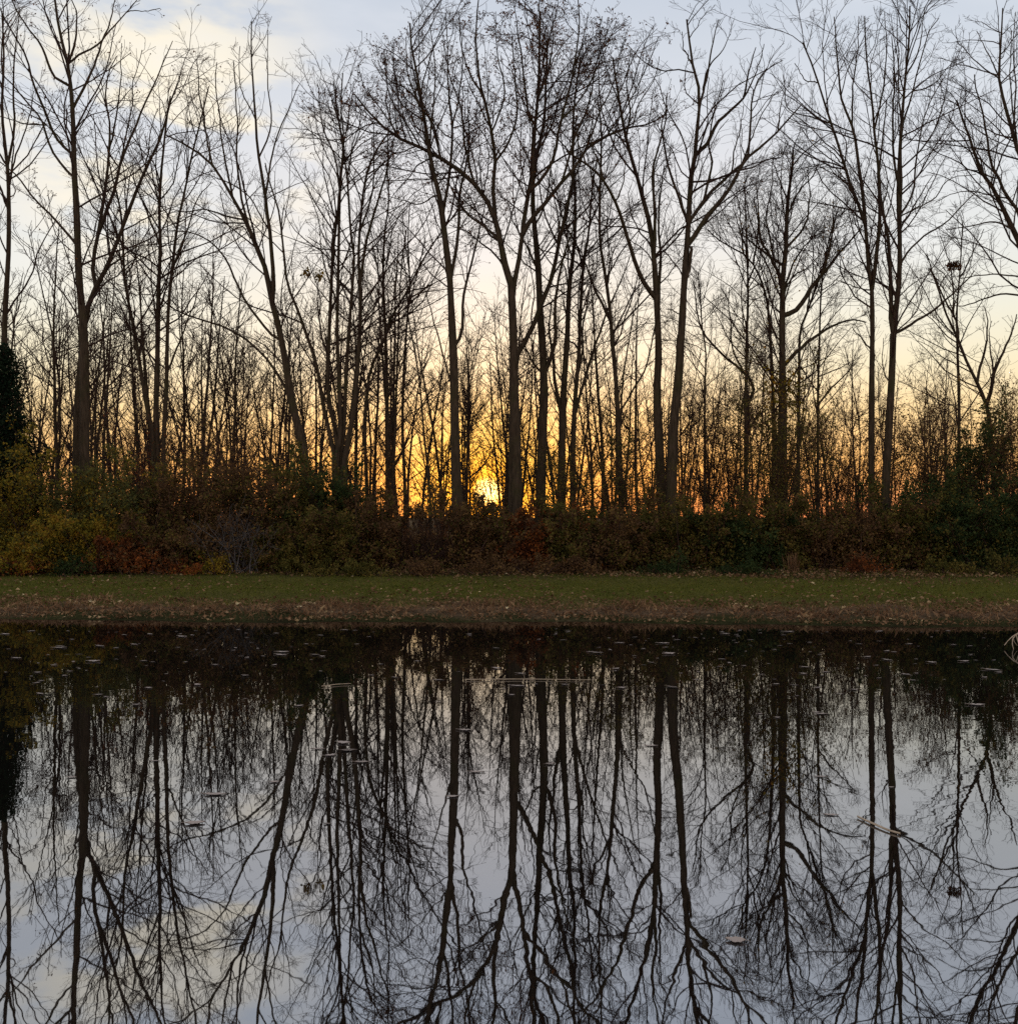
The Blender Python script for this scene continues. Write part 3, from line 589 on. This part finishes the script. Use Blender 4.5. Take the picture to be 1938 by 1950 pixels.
# ------------------------------------------------------------------ shrubs of the hedge, understory
def shrub(name, label, px, top, w, d, mat, nleaf, seed, bark=BARK_TWIG, stems=12, size=(.045, .095), low=0.0, group="shrubs of the hedge along the lawn", cat="shrub", splay=1.0, gap=None, droop=.1, fill=.35):
    rng = np.random.default_rng(seed)
    x = (px - CX) / F * d; g = gz(x, d)
    W = w / F * d; H = CZ + (HY - top) / F * d - g
    root = thing(name, label, cat, (x, d, g), group)
    K = 9
    P = np.empty((stems, K, 3)); bx = rng.normal(size=(stems, 2)) * W * .13
    P[:, 0, :2] = bx; P[:, 0, 2] = -.06
    dirs = np.concatenate([rng.uniform(-1, 1, (stems, 2)) * splay * np.array([W * .5 / H, min(.5, .9 / H)]), np.ones((stems, 1))], 1)
    dirs = norm(dirs); ln = H * rng.uniform(.55, 1.0, stems); ln[rng.random(stems) < .22] *= 1.22
    dd = dirs.copy()
    for k in range(1, K):
        dd = norm(dd + rng.normal(size=(stems, 3)) * .09 + np.array([0, 0, -.02]))
        P[:, k] = P[:, k - 1] + dd * (ln / (K - 1))[:, None]
    R = np.linspace(.019, .006, K)[None] * rng.uniform(.6, 1.2, (stems, 1))
    P2, R2 = grow(P, R, rng, 5.2, (.18, .5), .10, (25, 65), .03, .15, 6, .004, .2, 1.3, .006)
    P3_, R3 = grow(P2, R2, rng, 4.5, (.25, .6), .1, (30, 70), 0.0, .18, 4, .003, .12, .6, .005)
    allp = [P, P2, P3_]
    obj("stem", mesh_from("stem", [tubes(P, R, 5), tubes(P2, R2, 3), tubes(P3_, R3, 3)], bark), root)
    cand = np.concatenate([P2[:, 2:].reshape(-1, 3), P3_[:, 1:].reshape(-1, 3)])
    n1 = int(nleaf * (1 - fill)); n2 = nleaf - n1
    pos = cand[rng.integers(len(cand), size=n1)] + rng.normal(size=(n1, 3)) * .05
    if n2:                                                       # leaves of the dense lower body
        th = rng.random(n2) * 2 * pi; rr = np.sqrt(rng.random(n2)); h = rng.beta(1.1, 1.5, n2)
        prof = np.sqrt(np.clip(1 - h ** 2.2, 0, 1)) * (.8 + .35 * np.sin(th * 3 + seed + h * 4))
        q = np.stack([np.cos(th) * rr * W * .52 * prof, np.sin(th) * rr * min(.95, W * .5) * prof, h * H * (.70 + .22 * np.sin(th * 2 + seed * 1.7))], 1)
        q += .10 * np.sin(q[:, [1, 2, 0]] * 7 + seed)
        pos = np.concatenate([pos, q])
    pos = pos[pos[:, 2] > .02]
    if gap is not None:                                          # an opening under an arch of twigs
        wx = (pos[:, 0] + x); gx0, gx1, gz0, gz1 = gap
        keep = ~((wx > gx0) & (wx < gx1) & (pos[:, 2] + g > gz0) & (pos[:, 2] + g < gz1 - .25 * ((wx - (gx0 + gx1) / 2) / ((gx1 - gx0) / 2)) ** 2)) | (rng.random(len(pos)) < .05)
        pos = pos[keep]
    if len(pos):
        odd = rng.random(len(pos)) < (.36 if nleaf > 3500 else 0) * (.6 + .8 * np.sin(pos[:, 0] * 3 + seed) * np.sin(pos[:, 2] * 4))
        for sel, mm in ((~odd, mat), (odd, {'gold': 'grey', 'grey': 'gold', 'rust': 'brown', 'brown': 'olive', 'olive': 'brown', 'dark': 'olive'}[mat])):
            if sel.any(): obj("foliage", mesh_from("foliage", [leaves(pos[sel], rng.uniform(size[0], size[1], sel.sum()), rng, droop=droop)], LEAF[mm], (0, 0, 0), False), root)
    return root

gapX = ((762 - CX) / F * 26, (856 - CX) / F * 26, .72, 1.85)
HEDGE = [  # label, px, top, width, depth, palette, leaves, bark
 ("tall yellow-green shrub at the left edge, under the dark evergreen", 15, 845, 210, 26.6, 'gold', 15000, BARK_TWIG),
 ("low golden-leaved shrub at the lawn's left end, in front of the taller yellow-green one", 70, 985, 200, 25.6, 'gold', 12000, BARK_TWIG),
 ("broad grey-green shrub at the foot of the thickest left trunk", 150, 875, 200, 26.8, 'grey', 15000, BARK_TWIG),
 ("low shrub with yellowing leaves in front of the grey-green shrub", 175, 970, 180, 25.8, 'gold', 11000, BARK_TWIG),
 ("low shrub glowing rusty red at its foot, beside the yellowing one", 245, 1010, 150, 25.5, 'rust', 7000, BARK_RED),
 ("green shrub mottled with yellow, left of the tall red-brown thicket", 245, 890, 150, 26.9, 'grey', 11000, BARK_TWIG),
 ("tall red-brown thicket at the base of the three-stemmed slender tree", 320, 862, 170, 27.2, 'brown', 13000, BARK_RED),
 ("twiggy red-brown shrub with dry leaves, just right of the tall red-brown thicket", 400, 862, 170, 27.0, 'brown', 11000, BARK_RED),
 ("low brown shrub with odd yellow leaves at the lawn below the red-brown thicket", 355, 985, 170, 25.8, 'brown', 10000, BARK_RED),
 ("pale grey leafless twiggy bush on the lawn edge left of the leaning trunk", 465, 950, 150, 25.5, 'brown', 900, BARK_GREY),
 ("dark brown shrub filling the space behind the pale grey twiggy bush", 475, 870, 170, 27.0, 'brown', 12500, BARK_TWIG),
 ("olive shrub at the foot of the thick leaning trunk", 565, 875, 160, 27.0, 'olive', 13000, BARK_TWIG),
 ("low dark olive shrub on the lawn edge, below the leaning trunk", 555, 985, 180, 25.7, 'olive', 11000, BARK_TWIG),
 ("dark green shrub wrapped round the base of the many-stemmed clump", 645, 880, 150, 27.3, 'dark', 13000, BARK_TWIG),
 ("brown and olive shrub at the lawn in front of the many-stemmed clump", 650, 960, 170, 25.9, 'olive', 12000, BARK_TWIG),
 ("dull brown shrub left of the opening in the hedge", 728, 940, 130, 26.3, 'brown', 9500, BARK_TWIG),
 ("arching brown bush whose twigs roof the opening in the hedge", 808, 948, 170, 26.2, 'brown', 9500, BARK_TWIG),
 ("brown shrub before the trunk left of the sun", 880, 962, 120, 26.3, 'brown', 8500, BARK_RED),
 ("low reddish-brown shrub directly beneath the setting sun", 945, 972, 130, 26.4, 'brown', 9000, BARK_RED),
 ("reddish shrub at the foot of the largest central tree", 1010, 968, 140, 26.4, 'rust', 9500, BARK_RED),
 ("olive-brown shrub flecked with yellow, right of the largest central tree", 1085, 965, 160, 26.3, 'olive', 11000, BARK_TWIG),
 ("weeping brown shrub with drooping pale leaves, in the hedge right of centre", 1165, 965, 160, 26.2, 'brown', 11000, BARK_TWIG),
 ("dark olive shrub before the left trunk of the close tall pair", 1245, 968, 150, 26.4, 'olive', 11000, BARK_TWIG),
 ("dark shrub in the hedge just right of the close tall pair", 1325, 972, 160, 26.4, 'olive', 11000, BARK_TWIG),
 ("dark green shrub before the thin upright tree with the curving branch", 1405, 968, 160, 26.3, 'dark', 11500, BARK_TWIG),
 ("olive shrub behind the tuft of pale dead grass, under the bushy tree", 1485, 955, 160, 26.5, 'olive', 12000, BARK_TWIG),
 ("brown-leaved shrub between the tuft of dead grass and the twin slim trunks", 1570, 955, 150, 26.5, 'brown', 10500, BARK_TWIG),
 ("dark reddish shrub in front of the twin slim trunks", 1650, 965, 150, 26.2, 'brown', 10500, BARK_RED),
 ("yellow-tinged olive shrub right of the twin slim trunks", 1730, 950, 150, 26.3, 'olive', 11000, BARK_TWIG),
 ("dark green shrub at the foot of the ivy mass", 1815, 915, 170, 26.6, 'dark', 13500, BARK_TWIG),
 ("glossy dark green shrub at the right edge of the hedge", 1905, 920, 190, 26.0, 'dark', 15000, BARK_TWIG),
]
for i, (lab, px, top, w, d, mat, nl, bk) in enumerate(HEDGE):
    g = gapX if 690 < px < 900 else None
    leafless = nl < 2000
    if 700 < px < 1790: top -= 14
    nl = int(nl * .95)
    shrub("shrub", lab, px, top, w, d, mat, nl, 300 + i, bk, stems=30 if leafless else 18, size=(.04, .095), gap=g, fill=0 if leafless else .28, droop=.5 if 'weeping' in lab else .1)

LOW = [  # low growth that frays the lawn edge
 ("low weedy clump with rusty leaves at the far left of the lawn edge", 25, 1055, 110, 25.0, 'rust', 1500),
 ("small dark weed clump at the lawn edge below the thickest left trunk", 140, 1062, 90, 25.0, 'dark', 1100),
 ("low orange-brown weed clump at the lawn edge, right of the rusty shrub", 330, 1058, 100, 25.1, 'rust', 1200),
 ("low yellow-brown weed clump left of the pale grey twiggy bush", 405, 1050, 90, 25.0, 'gold', 1000),
 ("low green weed clump spilling on the lawn below the leaning trunk", 590, 1066, 140, 24.8, 'olive', 1600),
 ("green weedy patch spilling on the lawn before the many-stemmed clump", 700, 1058, 150, 24.6, 'olive', 2000),
 ("low brown weed clump on the lawn below the opening in the hedge", 800, 1062, 130, 24.7, 'brown', 1400),
 ("low reddish weed clump on the lawn edge under the setting sun", 930, 1060, 120, 24.9, 'brown', 1400),
 ("low dry brown weed clump at the foot of the largest central tree", 1020, 1052, 110, 25.0, 'brown', 1300),
 ("low brown weed clump at the lawn edge below the clustered dark trunk", 1110, 1056, 110, 25.0, 'brown', 1300),
 ("low dark weed clump at the lawn edge before the close tall pair", 1270, 1058, 120, 25.0, 'dark', 1300),
 ("low green weed patch spilling on the lawn left of the tuft of pale dead grass", 1420, 1068, 140, 24.7, 'dark', 1700),
 ("low red-brown weed clump under the twin slim trunks", 1655, 1052, 90, 25.0, 'rust', 1000),
 ("low weed clump with yellowish leaves under the ivy", 1800, 1055, 110, 24.9, 'olive', 1300),
 ("low mixed weed clump at the right end of the lawn edge", 1915, 1045, 110, 24.7, 'olive', 1500),
]
for i, (lab, px, top, w, d, mat, nl) in enumerate(LOW):
    shrub("weed_clump", lab, px, top, w, d, mat, nl, 600 + i, BARK_TWIG, stems=16, size=(.035, .075), group="low weed clumps at the lawn edge", cat="weeds", fill=.15, splay=1.5)

UNDER = [  # sparse tall understory between and behind the trunks
 ("sparse sapling with a few red leaves behind the red-brown thicket", 275, 770, 120, 30.6, 'rust', 1500),
 ("thin twiggy sapling behind the twiggy red-brown shrub", 420, 810, 140, 31, 'brown', 1300),
 ("dark leafy sapling left of the slim two-stemmed tree", 715, 860, 80, 30.4, 'brown', 1500),
 ("sparse leafy sapling against the yellow glow left of the sun trunk", 815, 850, 110, 30.8, 'brown', 1500),
 ("slim leafy sapling just above the setting sun", 932, 815, 120, 31.5, 'brown', 1500),
 ("small leafy sapling between the central tree and the straight grey trunk", 1010, 880, 90, 30.9, 'brown', 1000),
 ("bushy sapling in front of the clustered dark trunk", 1090, 835, 110, 28.0, 'olive', 3200),
 ("leafy sapling against pink sky right of the clustered dark trunk", 1150, 860, 100, 30.8, 'brown', 1700),
 ("dark leafy sapling beside the left trunk of the close tall pair", 1205, 820, 110, 28.2, 'olive', 2600),
 ("sapling with small leaves between the close tall pair", 1265, 870, 70, 30.2, 'brown', 1400),
 ("leafy sapling right beside the close tall pair", 1335, 800, 110, 30.5, 'brown', 1900),
 ("tall leafy sapling under the curving branch", 1400, 730, 130, 30.7, 'brown', 2600),
 ("dense leafy sapling hugging the bushy tree's trunk", 1465, 740, 150, 28.4, 'olive', 4500),
 ("speckled leafy sapling right of the bushy tree", 1555, 740, 150, 30.8, 'brown', 2800),
 ("lower leafy sapling left of the twin slim trunks", 1610, 820, 100, 31.2, 'brown', 1600),
 ("leafy sapling right of the twin slim trunks", 1715, 740, 140, 30.6, 'brown', 2800),
 ("dark-leaved sapling left of the ivy mass", 1770, 780, 110, 28.6, 'brown', 2600),
 ("tall dark-leaved sapling right of the ivy mass", 1885, 720, 140, 28.6, 'brown', 4200),
 ("dark-leaved sapling at the right edge, above the glossy green shrub", 1950, 740, 140, 29.4, 'brown', 3500),
 ("twiggy sapling beside the forked tree near the left edge", 190, 800, 120, 31, 'brown', 1200),
 ("bare twiggy sapling behind the olive shrub", 530, 810, 120, 31, 'brown', 700),
]
for i, (lab, px, top, w, d, mat, nl) in enumerate(UNDER):
    shrub("sapling", lab, px, top, w, d, mat, int(nl * (2.1 if px > 1180 else 1.5)), 400 + i, BARK_TWIG, stems=13, size=(.03, .065), group="sparse saplings among the trunks", cat="sapling", fill=.12, splay=.8)

def evergreen(label, px, top, w, d, seed, n, mat='ever', narrow=1.0):
    rng = np.random.default_rng(seed)
    x = (px - CX) / F * d; g = gz(x, d); W = w / F * d; H = CZ + (HY - top) / F * d - g
    root = thing("evergreen_tree", label, "evergreen", (x, d, g))
    tr = resample([(0, 0, -.1), (.05, 0, H * .5), (0, .04, H * .97)], 10)
    obj("trunk", mesh_from("trunk", [tubes(tr[None], np.linspace(.11, .015, 10)[None], 9)], BARK), root)
    nb = 260; hb = rng.uniform(.06, .97, nb); az = rng.random(nb) * 2 * pi
    rl = W * .5 * np.clip((1.02 - hb) ** .75, .08, 1) * rng.uniform(.45, 1.2, nb)
    P = np.empty((nb, 6, 3)); s = np.linspace(0, 1, 6)
    P[:, :, 0] = np.cos(az)[:, None] * rl[:, None] * s; P[:, :, 1] = np.sin(az)[:, None] * rl[:, None] * s
    P[:, :, 2] = (hb * H)[:, None] + rl[:, None] * (.35 * s - .45 * s ** 2)
    R = np.linspace(.02, .006, 6)[None] * np.ones((nb, 1))
    P2, R2 = grow(P, R, rng, 9, (.15, .4), .15, (25, 60), .0, .12, 4, .004, .12, .6)
    obj("branches", mesh_from("branches", [tubes(P, R, 4), tubes(P2, R2, 3)], BARK_TWIG), root)
    cand = np.concatenate([P2.reshape(-1, 3), P[:, 2:].reshape(-1, 3)])
    pos = cand[rng.integers(len(cand), size=n)] + rng.normal(size=(n, 3)) * .14
    obj("foliage", mesh_from("foliage", [leaves(pos, rng.uniform(.05, .10, n), rng, droop=.2)], LEAF[mat], (0, 0, 0), False), root)
evergreen("dark evergreen tree at the left edge above the yellow-green shrub", 4, 650, 225, 27.8, 500, 26000)
shrub("ivy", "dark green ivy climbing the slender trunk near the right edge", 1835, 770, 120, 29.3, 'dark', 9000, 501, stems=10, group="dark evergreen growth", cat="ivy", fill=.2, splay=.7)
shrub("evergreen_shrub", "spreading dark evergreen shrub left of the ivy, above the hedge", 1775, 880, 170, 27.4, 'dark', 9000, 502, stems=14, group="dark evergreen growth", cat="shrub", fill=.3)

# ------------------------------------------------------------------ lawn, dead grass, litter
rng = np.random.default_rng(5)
def bank_points(n, s0, s1, half=16.0):
    x = rng.uniform(-half, half, n); s = rng.uniform(s0, s1, n); y = shore(x) + s
    return np.stack([x, y, ground_z(x, y)], 1), s
p, s = bank_points(70000, 1.15, 9.2)
keep = (np.sin(p[:, 0] * 2.1 + 3 * np.sin(p[:, 1])) + rng.normal(size=len(p))) > -1.3 + np.clip((1.9 - s) * 2.6, 0, 3)
p = p[keep]
tag(obj("grass", mesh_from("grass", [blades(p, rng.uniform(.035, .085, len(p)), .0045, rng, .6)], LEAF['lawn'], smooth=False)), "short green lawn strip between the hedge and the pond edge", "grass", kind='stuff')
p, s = bank_points(16000, .10, 2.2)
keep = (np.sin(p[:, 0] * 1.4) * np.sin(p[:, 0] * 3.7 + 1) + rng.normal(size=len(p)) * .7) > -.4
p = p[keep]; s = s[keep]
tag(obj("dead_grass", mesh_from("dead_grass", [blades(p, rng.uniform(.05, .20, len(p)) * (.4 + .6 * np.exp(-((s - 1.0) / .6) ** 2)), .0045, rng, .8)], LEAF['straw'], smooth=False)),
    "brown dead grass fringe along the pond edge", "dead grass", kind='stuff')
p1, _ = bank_points(7500, 2.0, 8.8); p2, _ = bank_points(9000, .10, 2.2); p3, _ = bank_points(8000, 6.9, 9.6)
p1 = p1[(np.sin(p1[:, 0] * .8 + 2) + np.sin(p1[:, 1] * 1.3 + p1[:, 0] * .3) + rng.normal(size=len(p1)) * .9) > .1]
p2 = p2[np.sin(p2[:, 0] * 1.1) * np.sin(p2[:, 0] * 2.7 + p2[:, 1] * 2) + rng.normal(size=len(p2)) * .6 > -.25]
p = np.concatenate([p1, p2, p3]); p[:, 2] += rng.uniform(.012, .045, len(p))
tag(obj("leaf_litter", mesh_from("leaf_litter", [leaves(p, rng.uniform(.04, .095, len(p)), rng, flat=.72)], LEAF['litter'], smooth=False)), "fallen leaves scattered over the lawn and pond edge", "leaf litter", kind='stuff')

def tuft(name, label, cat, px, base_d, n, h, w, spread, seed, mat='straw', lean=.22, group=None):
    r_ = np.random.default_rng(seed)
    x = (px - CX) / F * base_d; g = gz(x, base_d)
    pos = np.stack([r_.normal(size=n) * spread, r_.normal(size=n) * spread * .6, np.zeros(n)], 1)
    o = obj(name, mesh_from(name, [blades(pos, r_.uniform(.45, 1, n) * h, w, r_, lean)], LEAF[mat], smooth=False), None, (x, base_d, g))
    return tag(o, label, cat, group)
tuft("grass_tuft", "tuft of tall pale dead grass at the hedge foot under the bushy tree", "grass tuft", 1510, 25.2, 120, .62, .004, .07, 1, lean=.12)
GT = "dead grass tufts on the pond edge"
tuft("grass_tuft", "wispy reddish dead grass tuft at the pond edge below the many-stemmed clump", "grass tuft", 628, 18.9, 90, .24, .004, .16, 2, lean=.4, group=GT)
tuft("grass_tuft", "wispy dead grass tuft at the pond edge below the sun", "grass tuft", 945, 18.9, 90, .24, .004, .20, 3, lean=.4, group=GT)
tuft("grass_tuft", "straw-coloured dead grass tuft at the pond edge below the close tall pair", "grass tuft", 1205, 18.7, 80, .26, .004, .15, 4, lean=.35, group=GT)
tuft("grass_tuft", "rusty dead grass tuft on the pond edge nearest the left edge", "grass tuft", 180, 19.8, 90, .20, .004, .2, 6, lean=.4, group=GT)
tuft("grass_tuft", "dry grass standing inside the opening in the hedge", "grass tuft", 808, 27.6, 900, 1.25, .006, .45, 7, lean=.16)

def stick_object(name, label, cat, lines, mat, org, group=None):
    ps = []
    for pts, r0, r1 in lines:
        q = resample(pts, 10); ps.append(tubes(q[None], np.linspace(r0, r1, 10)[None], 6))
    o = obj(name, mesh_from(name, ps, mat, org), None, org)
    return tag(o, label, cat, group)
d = 25.1
c = P3(462, 1082, d)
stick_object("fallen_branch", "pale fallen branch lying slantwise at the hedge foot left of the leaning trunk", "branch",
  [([P3(437, 1100, d), P3(465, 1085, d + .1), P3(505, 1062, d + .2)], .014, .006), ([P3(466, 1085, d + .1), P3(476, 1072, d), P3(482, 1060, d)], .008, .004), ([P3(450, 1092, d), P3(452, 1078, d + .1)], .006, .003)], BARK_GREY, (c[0], c[1], gz(c[0], c[1])))

# bent dead reed at the right edge of the pond
d = 14.0
stick_object("dead_reed", "bent dead reed stalks leaning into the water at the right edge", "reed",
  [([P3(1990, 1220, d), P3(1968, 1196, d), P3(1940, 1205, d), P3(1924, 1215, d), P3(1912, 1229, d)], .011, .005), ([P3(1985, 1222, d + .05), P3(1960, 1200, d), P3(1932, 1211, d), P3(1927, 1224, d - .05), P3(1930, 1238, d - .1)], .010, .004),
   ([P3(1935, 1209, d), P3(1938, 1222, d - .08), P3(1944, 1236, d - .1)], .006, .003), ([P3(1928, 1213, d), P3(1931, 1222, d), P3(1937, 1230, d)], .005, .002)], STICK, (P3(1985, 1222, d)[0], d, 0.0))

# dark leaf clump caught in the right-hand branches, and a smaller one below
def leaf_clump(label, px, py, d, n, s, seed):
    r_ = np.random.default_rng(seed); c = P3(px, py, d)
    pos = norm(r_.normal(size=(n, 3))) * (r_.random((n, 1)) ** .4) * np.array([s * 1.25, s, s * .8])
    o = obj("leaf_nest", mesh_from("leaf_nest", [leaves(pos, r_.uniform(.05, .11, n), r_, droop=.1)], LEAF['oak'], smooth=False), None, tuple(c))
    tag(o, label, "leaf clump")
leaf_clump("dark clump of dry leaves caught high in thin branches near the right edge", 1817, 506, 29.6, 150, .17, 61)

# ------------------------------------------------------------------ leaves floating on the pond
def pale_material(name, a, b):
    m, t, out = material(name)
    bs = t.nodes.new('ShaderNodeBsdfPrincipled'); bs.inputs['Roughness'].default_value = .6; bs.inputs['Specular IOR Level'].default_value = .3
    tc = t.nodes.new('ShaderNodeTexCoord'); n = t.nodes.new('ShaderNodeTexNoise'); n.inputs['Scale'].default_value = 30; n.inputs['Detail'].default_value = 4
    oi = t.nodes.new('ShaderNodeObjectInfo'); ad = t.nodes.new('ShaderNodeMath'); ad.operation = 'MULTIPLY_ADD'; ad.inputs[1].default_value = .5
    t.links.new(tc.outputs['Object'], n.inputs['Vector']); t.links.new(n.outputs['Fac'], ad.inputs[0]); t.links.new(oi.outputs['Random'], ad.inputs[2])
    r = t.nodes.new('ShaderNodeValToRGB'); ramp(r, [(.2, a), (1.2 / 1.5, b)]); t.links.new(ad.outputs[0], r.inputs[0])
    t.links.new(r.outputs[0], bs.inputs['Base Color']); t.links.new(bs.outputs[0], out.inputs[0])
    return m
FLOAT = pale_material("wet_pale_leaf", (.11, .08, .065), (.40, .32, .28))
def float_mesh(seed, aspect, curl):
    """A leaf one unit long: an uneven outline round a midrib, cupped, with a stalk and a little thickness."""
    r_ = np.random.default_rng(seed); n = 9
    t = np.linspace(0, 1, n); w = aspect * np.sin(pi * t ** .85) * (1 + .22 * np.sin(t * 19 + seed)) + .01
    rows = []
    for k in range(n):
        for j in (-1, -.5, 0, .5, 1):
            rows.append((t[k] - .5, w[k] * j, .03 + curl * (abs(j) ** 2) * .5 + curl * .5 * (2 * t[k] - 1) ** 2 + r_.normal() * .008))
    V = np.array(rows); i = np.arange(n * 5).reshape(n, 5)
    Q = np.stack([i[:-1, :-1], i[1:, :-1], i[1:, 1:], i[:-1, 1:]], -1).reshape(-1, 4)
    V2 = V.copy(); V2[:, 2] -= .018; Q2 = Q[:, ::-1]
    st = resample([(-.5, 0, .03 + curl * .5), (-.62, .03, .06 + curl * .5), (-.75, .08, .05)], 5)
    return mesh_from("floating_leaf", [(V, Q), (V2, Q2), tubes(st[None], np.linspace(.014, .008, 5)[None], 4)], FLOAT)
FL = [float_mesh(1, .24, .04), float_mesh(2, .30, .07), float_mesh(3, .17, .03), float_mesh(4, .34, .10), float_mesh(5, .12, .02)]
def floater(px, py, size, k, rz, label, group, name="floating_leaf", sz=None):
    d = CZ * F / (py - HY); x = (px - CX) / F * d
    o = obj(name, FL[k], None, (x, d, .002)); o.rotation_euler = (0, 0, rz); o.scale = (size, size, size * (sz or 1))
    return tag(o, label, "leaf", group)
GF = "pale leaves floating on the pond"
NEAR = [
 (1400, 1793, .095, 3, 2.9, "wide pale leaf floating nearest the viewer, right of centre"),
 (372, 1569, .125, 1, .2, "pinkish leaf floating alone among reflected twigs in the left part of the pond"),
 (607, 1427, .12, 2, .1, "narrow pale leaf at the left end of the floating leaf cluster"),
 (630, 1439, .11, 0, .5, "pale leaf at the lower left of the floating leaf cluster"),
 (655, 1416, .13, 3, -.3, "broad pale leaf at the top of the floating leaf cluster"),
 (664, 1430, .15, 0, .1, "long pale leaf in the middle of the floating leaf cluster"),
 (690, 1452, .13, 2, .1, "pale leaf just below and right of the floating leaf cluster"),
 (886, 1391, .13, 0, -.1, "pale leaf with a raised edge beside the sun trunk's reflection"),
 (908, 1471, .12, 2, 0, "flat dull leaf between the reflections of the sun trunk and the central tree"),
 (862, 1518, .085, 1, .1, "small bright leaf on the reflection of the trunk left of the sun"),
 (1048, 1456, .085, 3, .4, "small curled leaf with a bright rim on the straight grey trunk's reflection"),
 (410, 1514, .16, 2, .02, "long flat pale leaf left of the leaning trunk's reflection"),
 (523, 1490, .08, 1, .1, "small pale leaf on the leaning trunk's reflection"),
 (625, 1570, .055, 1, 0, "small pale leaf on a stem of the many-stemmed clump's reflection, low down"),
 (137, 1481, .07, 1, .1, "small pale leaf on the thickest left trunk's reflection"),
 (295, 1450, .09, 2, .05, "thin pale leaf across the three-stemmed tree's reflection"),
 (1563, 1480, .10, 2, .0, "thin pale leaf left of the twin slim trunks' reflection"),
 (1583, 1553, .10, 2, -.1, "thin pale leaf up and left of the floating reed blade"),
 (1697, 1500, .045, 1, 0, "tiny bright leaf on the right twin trunk's reflection"),
 (1240, 1421, .12, 2, 0, "dull flat leaf on the left tall pair trunk's reflection"),
 (1447, 1360, .06, 1, 0, "bright upright-edged leaf on the bushy tree's reflection"),
 (1480, 1367, .06, 3, 0, "second bright small leaf on the bushy tree's reflection, slightly lower"),
 (1564, 1360, .13, 2, 0, "long pale leaf on the reflection right of the bushy tree"),
 (1860, 1343, .17, 0, -.05, "long bright leaf on the ivy mass's reflection"),
]
for px, py, s, k, rz, lab in NEAR: floater(px, py, s * .88, k, rz, lab, GF)
fr = np.random.default_rng(77)
GFAR = "small far leaves floating near the bank"
for i in range(265):
    u = fr.random()
    py = 1196 + 150 * fr.beta(1.1, 1.7); px = fr.uniform(-10, 1945)
    if u < .35: px = fr.choice([120, 240, 500, 1180, 1380, 1560, 1700, 1830]) + fr.normal() * 60; py = 1200 + abs(fr.normal()) * 60
    if 770 < px < 1010 and fr.random() < .5: px += 420
    sz = fr.choice([.04, .06, .08, .11, .16], p=[.3, .3, .22, .13, .05]) * (1 + .2 * fr.normal() * .5)
    floater(px, py, sz, int(fr.integers(5)), fr.normal() * .5, "small pale leaf floating far out on the dark water near the bank", GFAR)

# floating reed blade and thin stem near the right
dk = lambda px, py: np.array([(px - CX) / F * CZ * F / (py - HY), CZ * F / (py - HY), .012])
pts = [dk(1632, 1558), dk(1660, 1571), dk(1690, 1584), dk(1714, 1591)]
q = resample(pts, 12); wv = norm(np.cross(q[-1] - q[0], [0, 0, 1.]))[None]
wd = .011 * np.sin(np.linspace(.12, pi * .96, 12))[:, None] + .002
up = np.array([0, 0, .004])
V = np.stack([q - wv * wd, q + up, q + wv * wd, q - up * 2], 1).reshape(-1, 3)
i = np.arange(48).reshape(12, 4); j = np.roll(i, -1, 1)
Q = np.stack([i[:-1], j[:-1], j[1:], i[1:]], -1).reshape(-1, 4)
tag(obj("reed_blade", mesh_from("reed_blade", [(V, Q)], STICK, q[6]), None, tuple(q[6])), "pale reed blade floating aslant across the twin trunks' reflection", "reed")
for (a, b, lab) in [((885, 1296), (1125, 1297), "long thin straw floating level across the reflections below the sun"), ((612, 1309), (668, 1304), "short thin straw floating below the many-stemmed clump's reflection")]:
    stick_object("floating_straw", lab, "straw", [([dk(*a), (dk(*a) + dk(*b)) / 2 + np.array([0, .04, 0]), dk(*b)], .005, .003)], STICK, tuple((dk(*a) + dk(*b)) / 2))

print("TWIGS", sum(n for _, n in TREES_OUT), "OBJECTS", len(bpy.data.objects), "FACES", sum(len(o.data.polygons) for o in bpy.data.objects if o.type == 'MESH'))
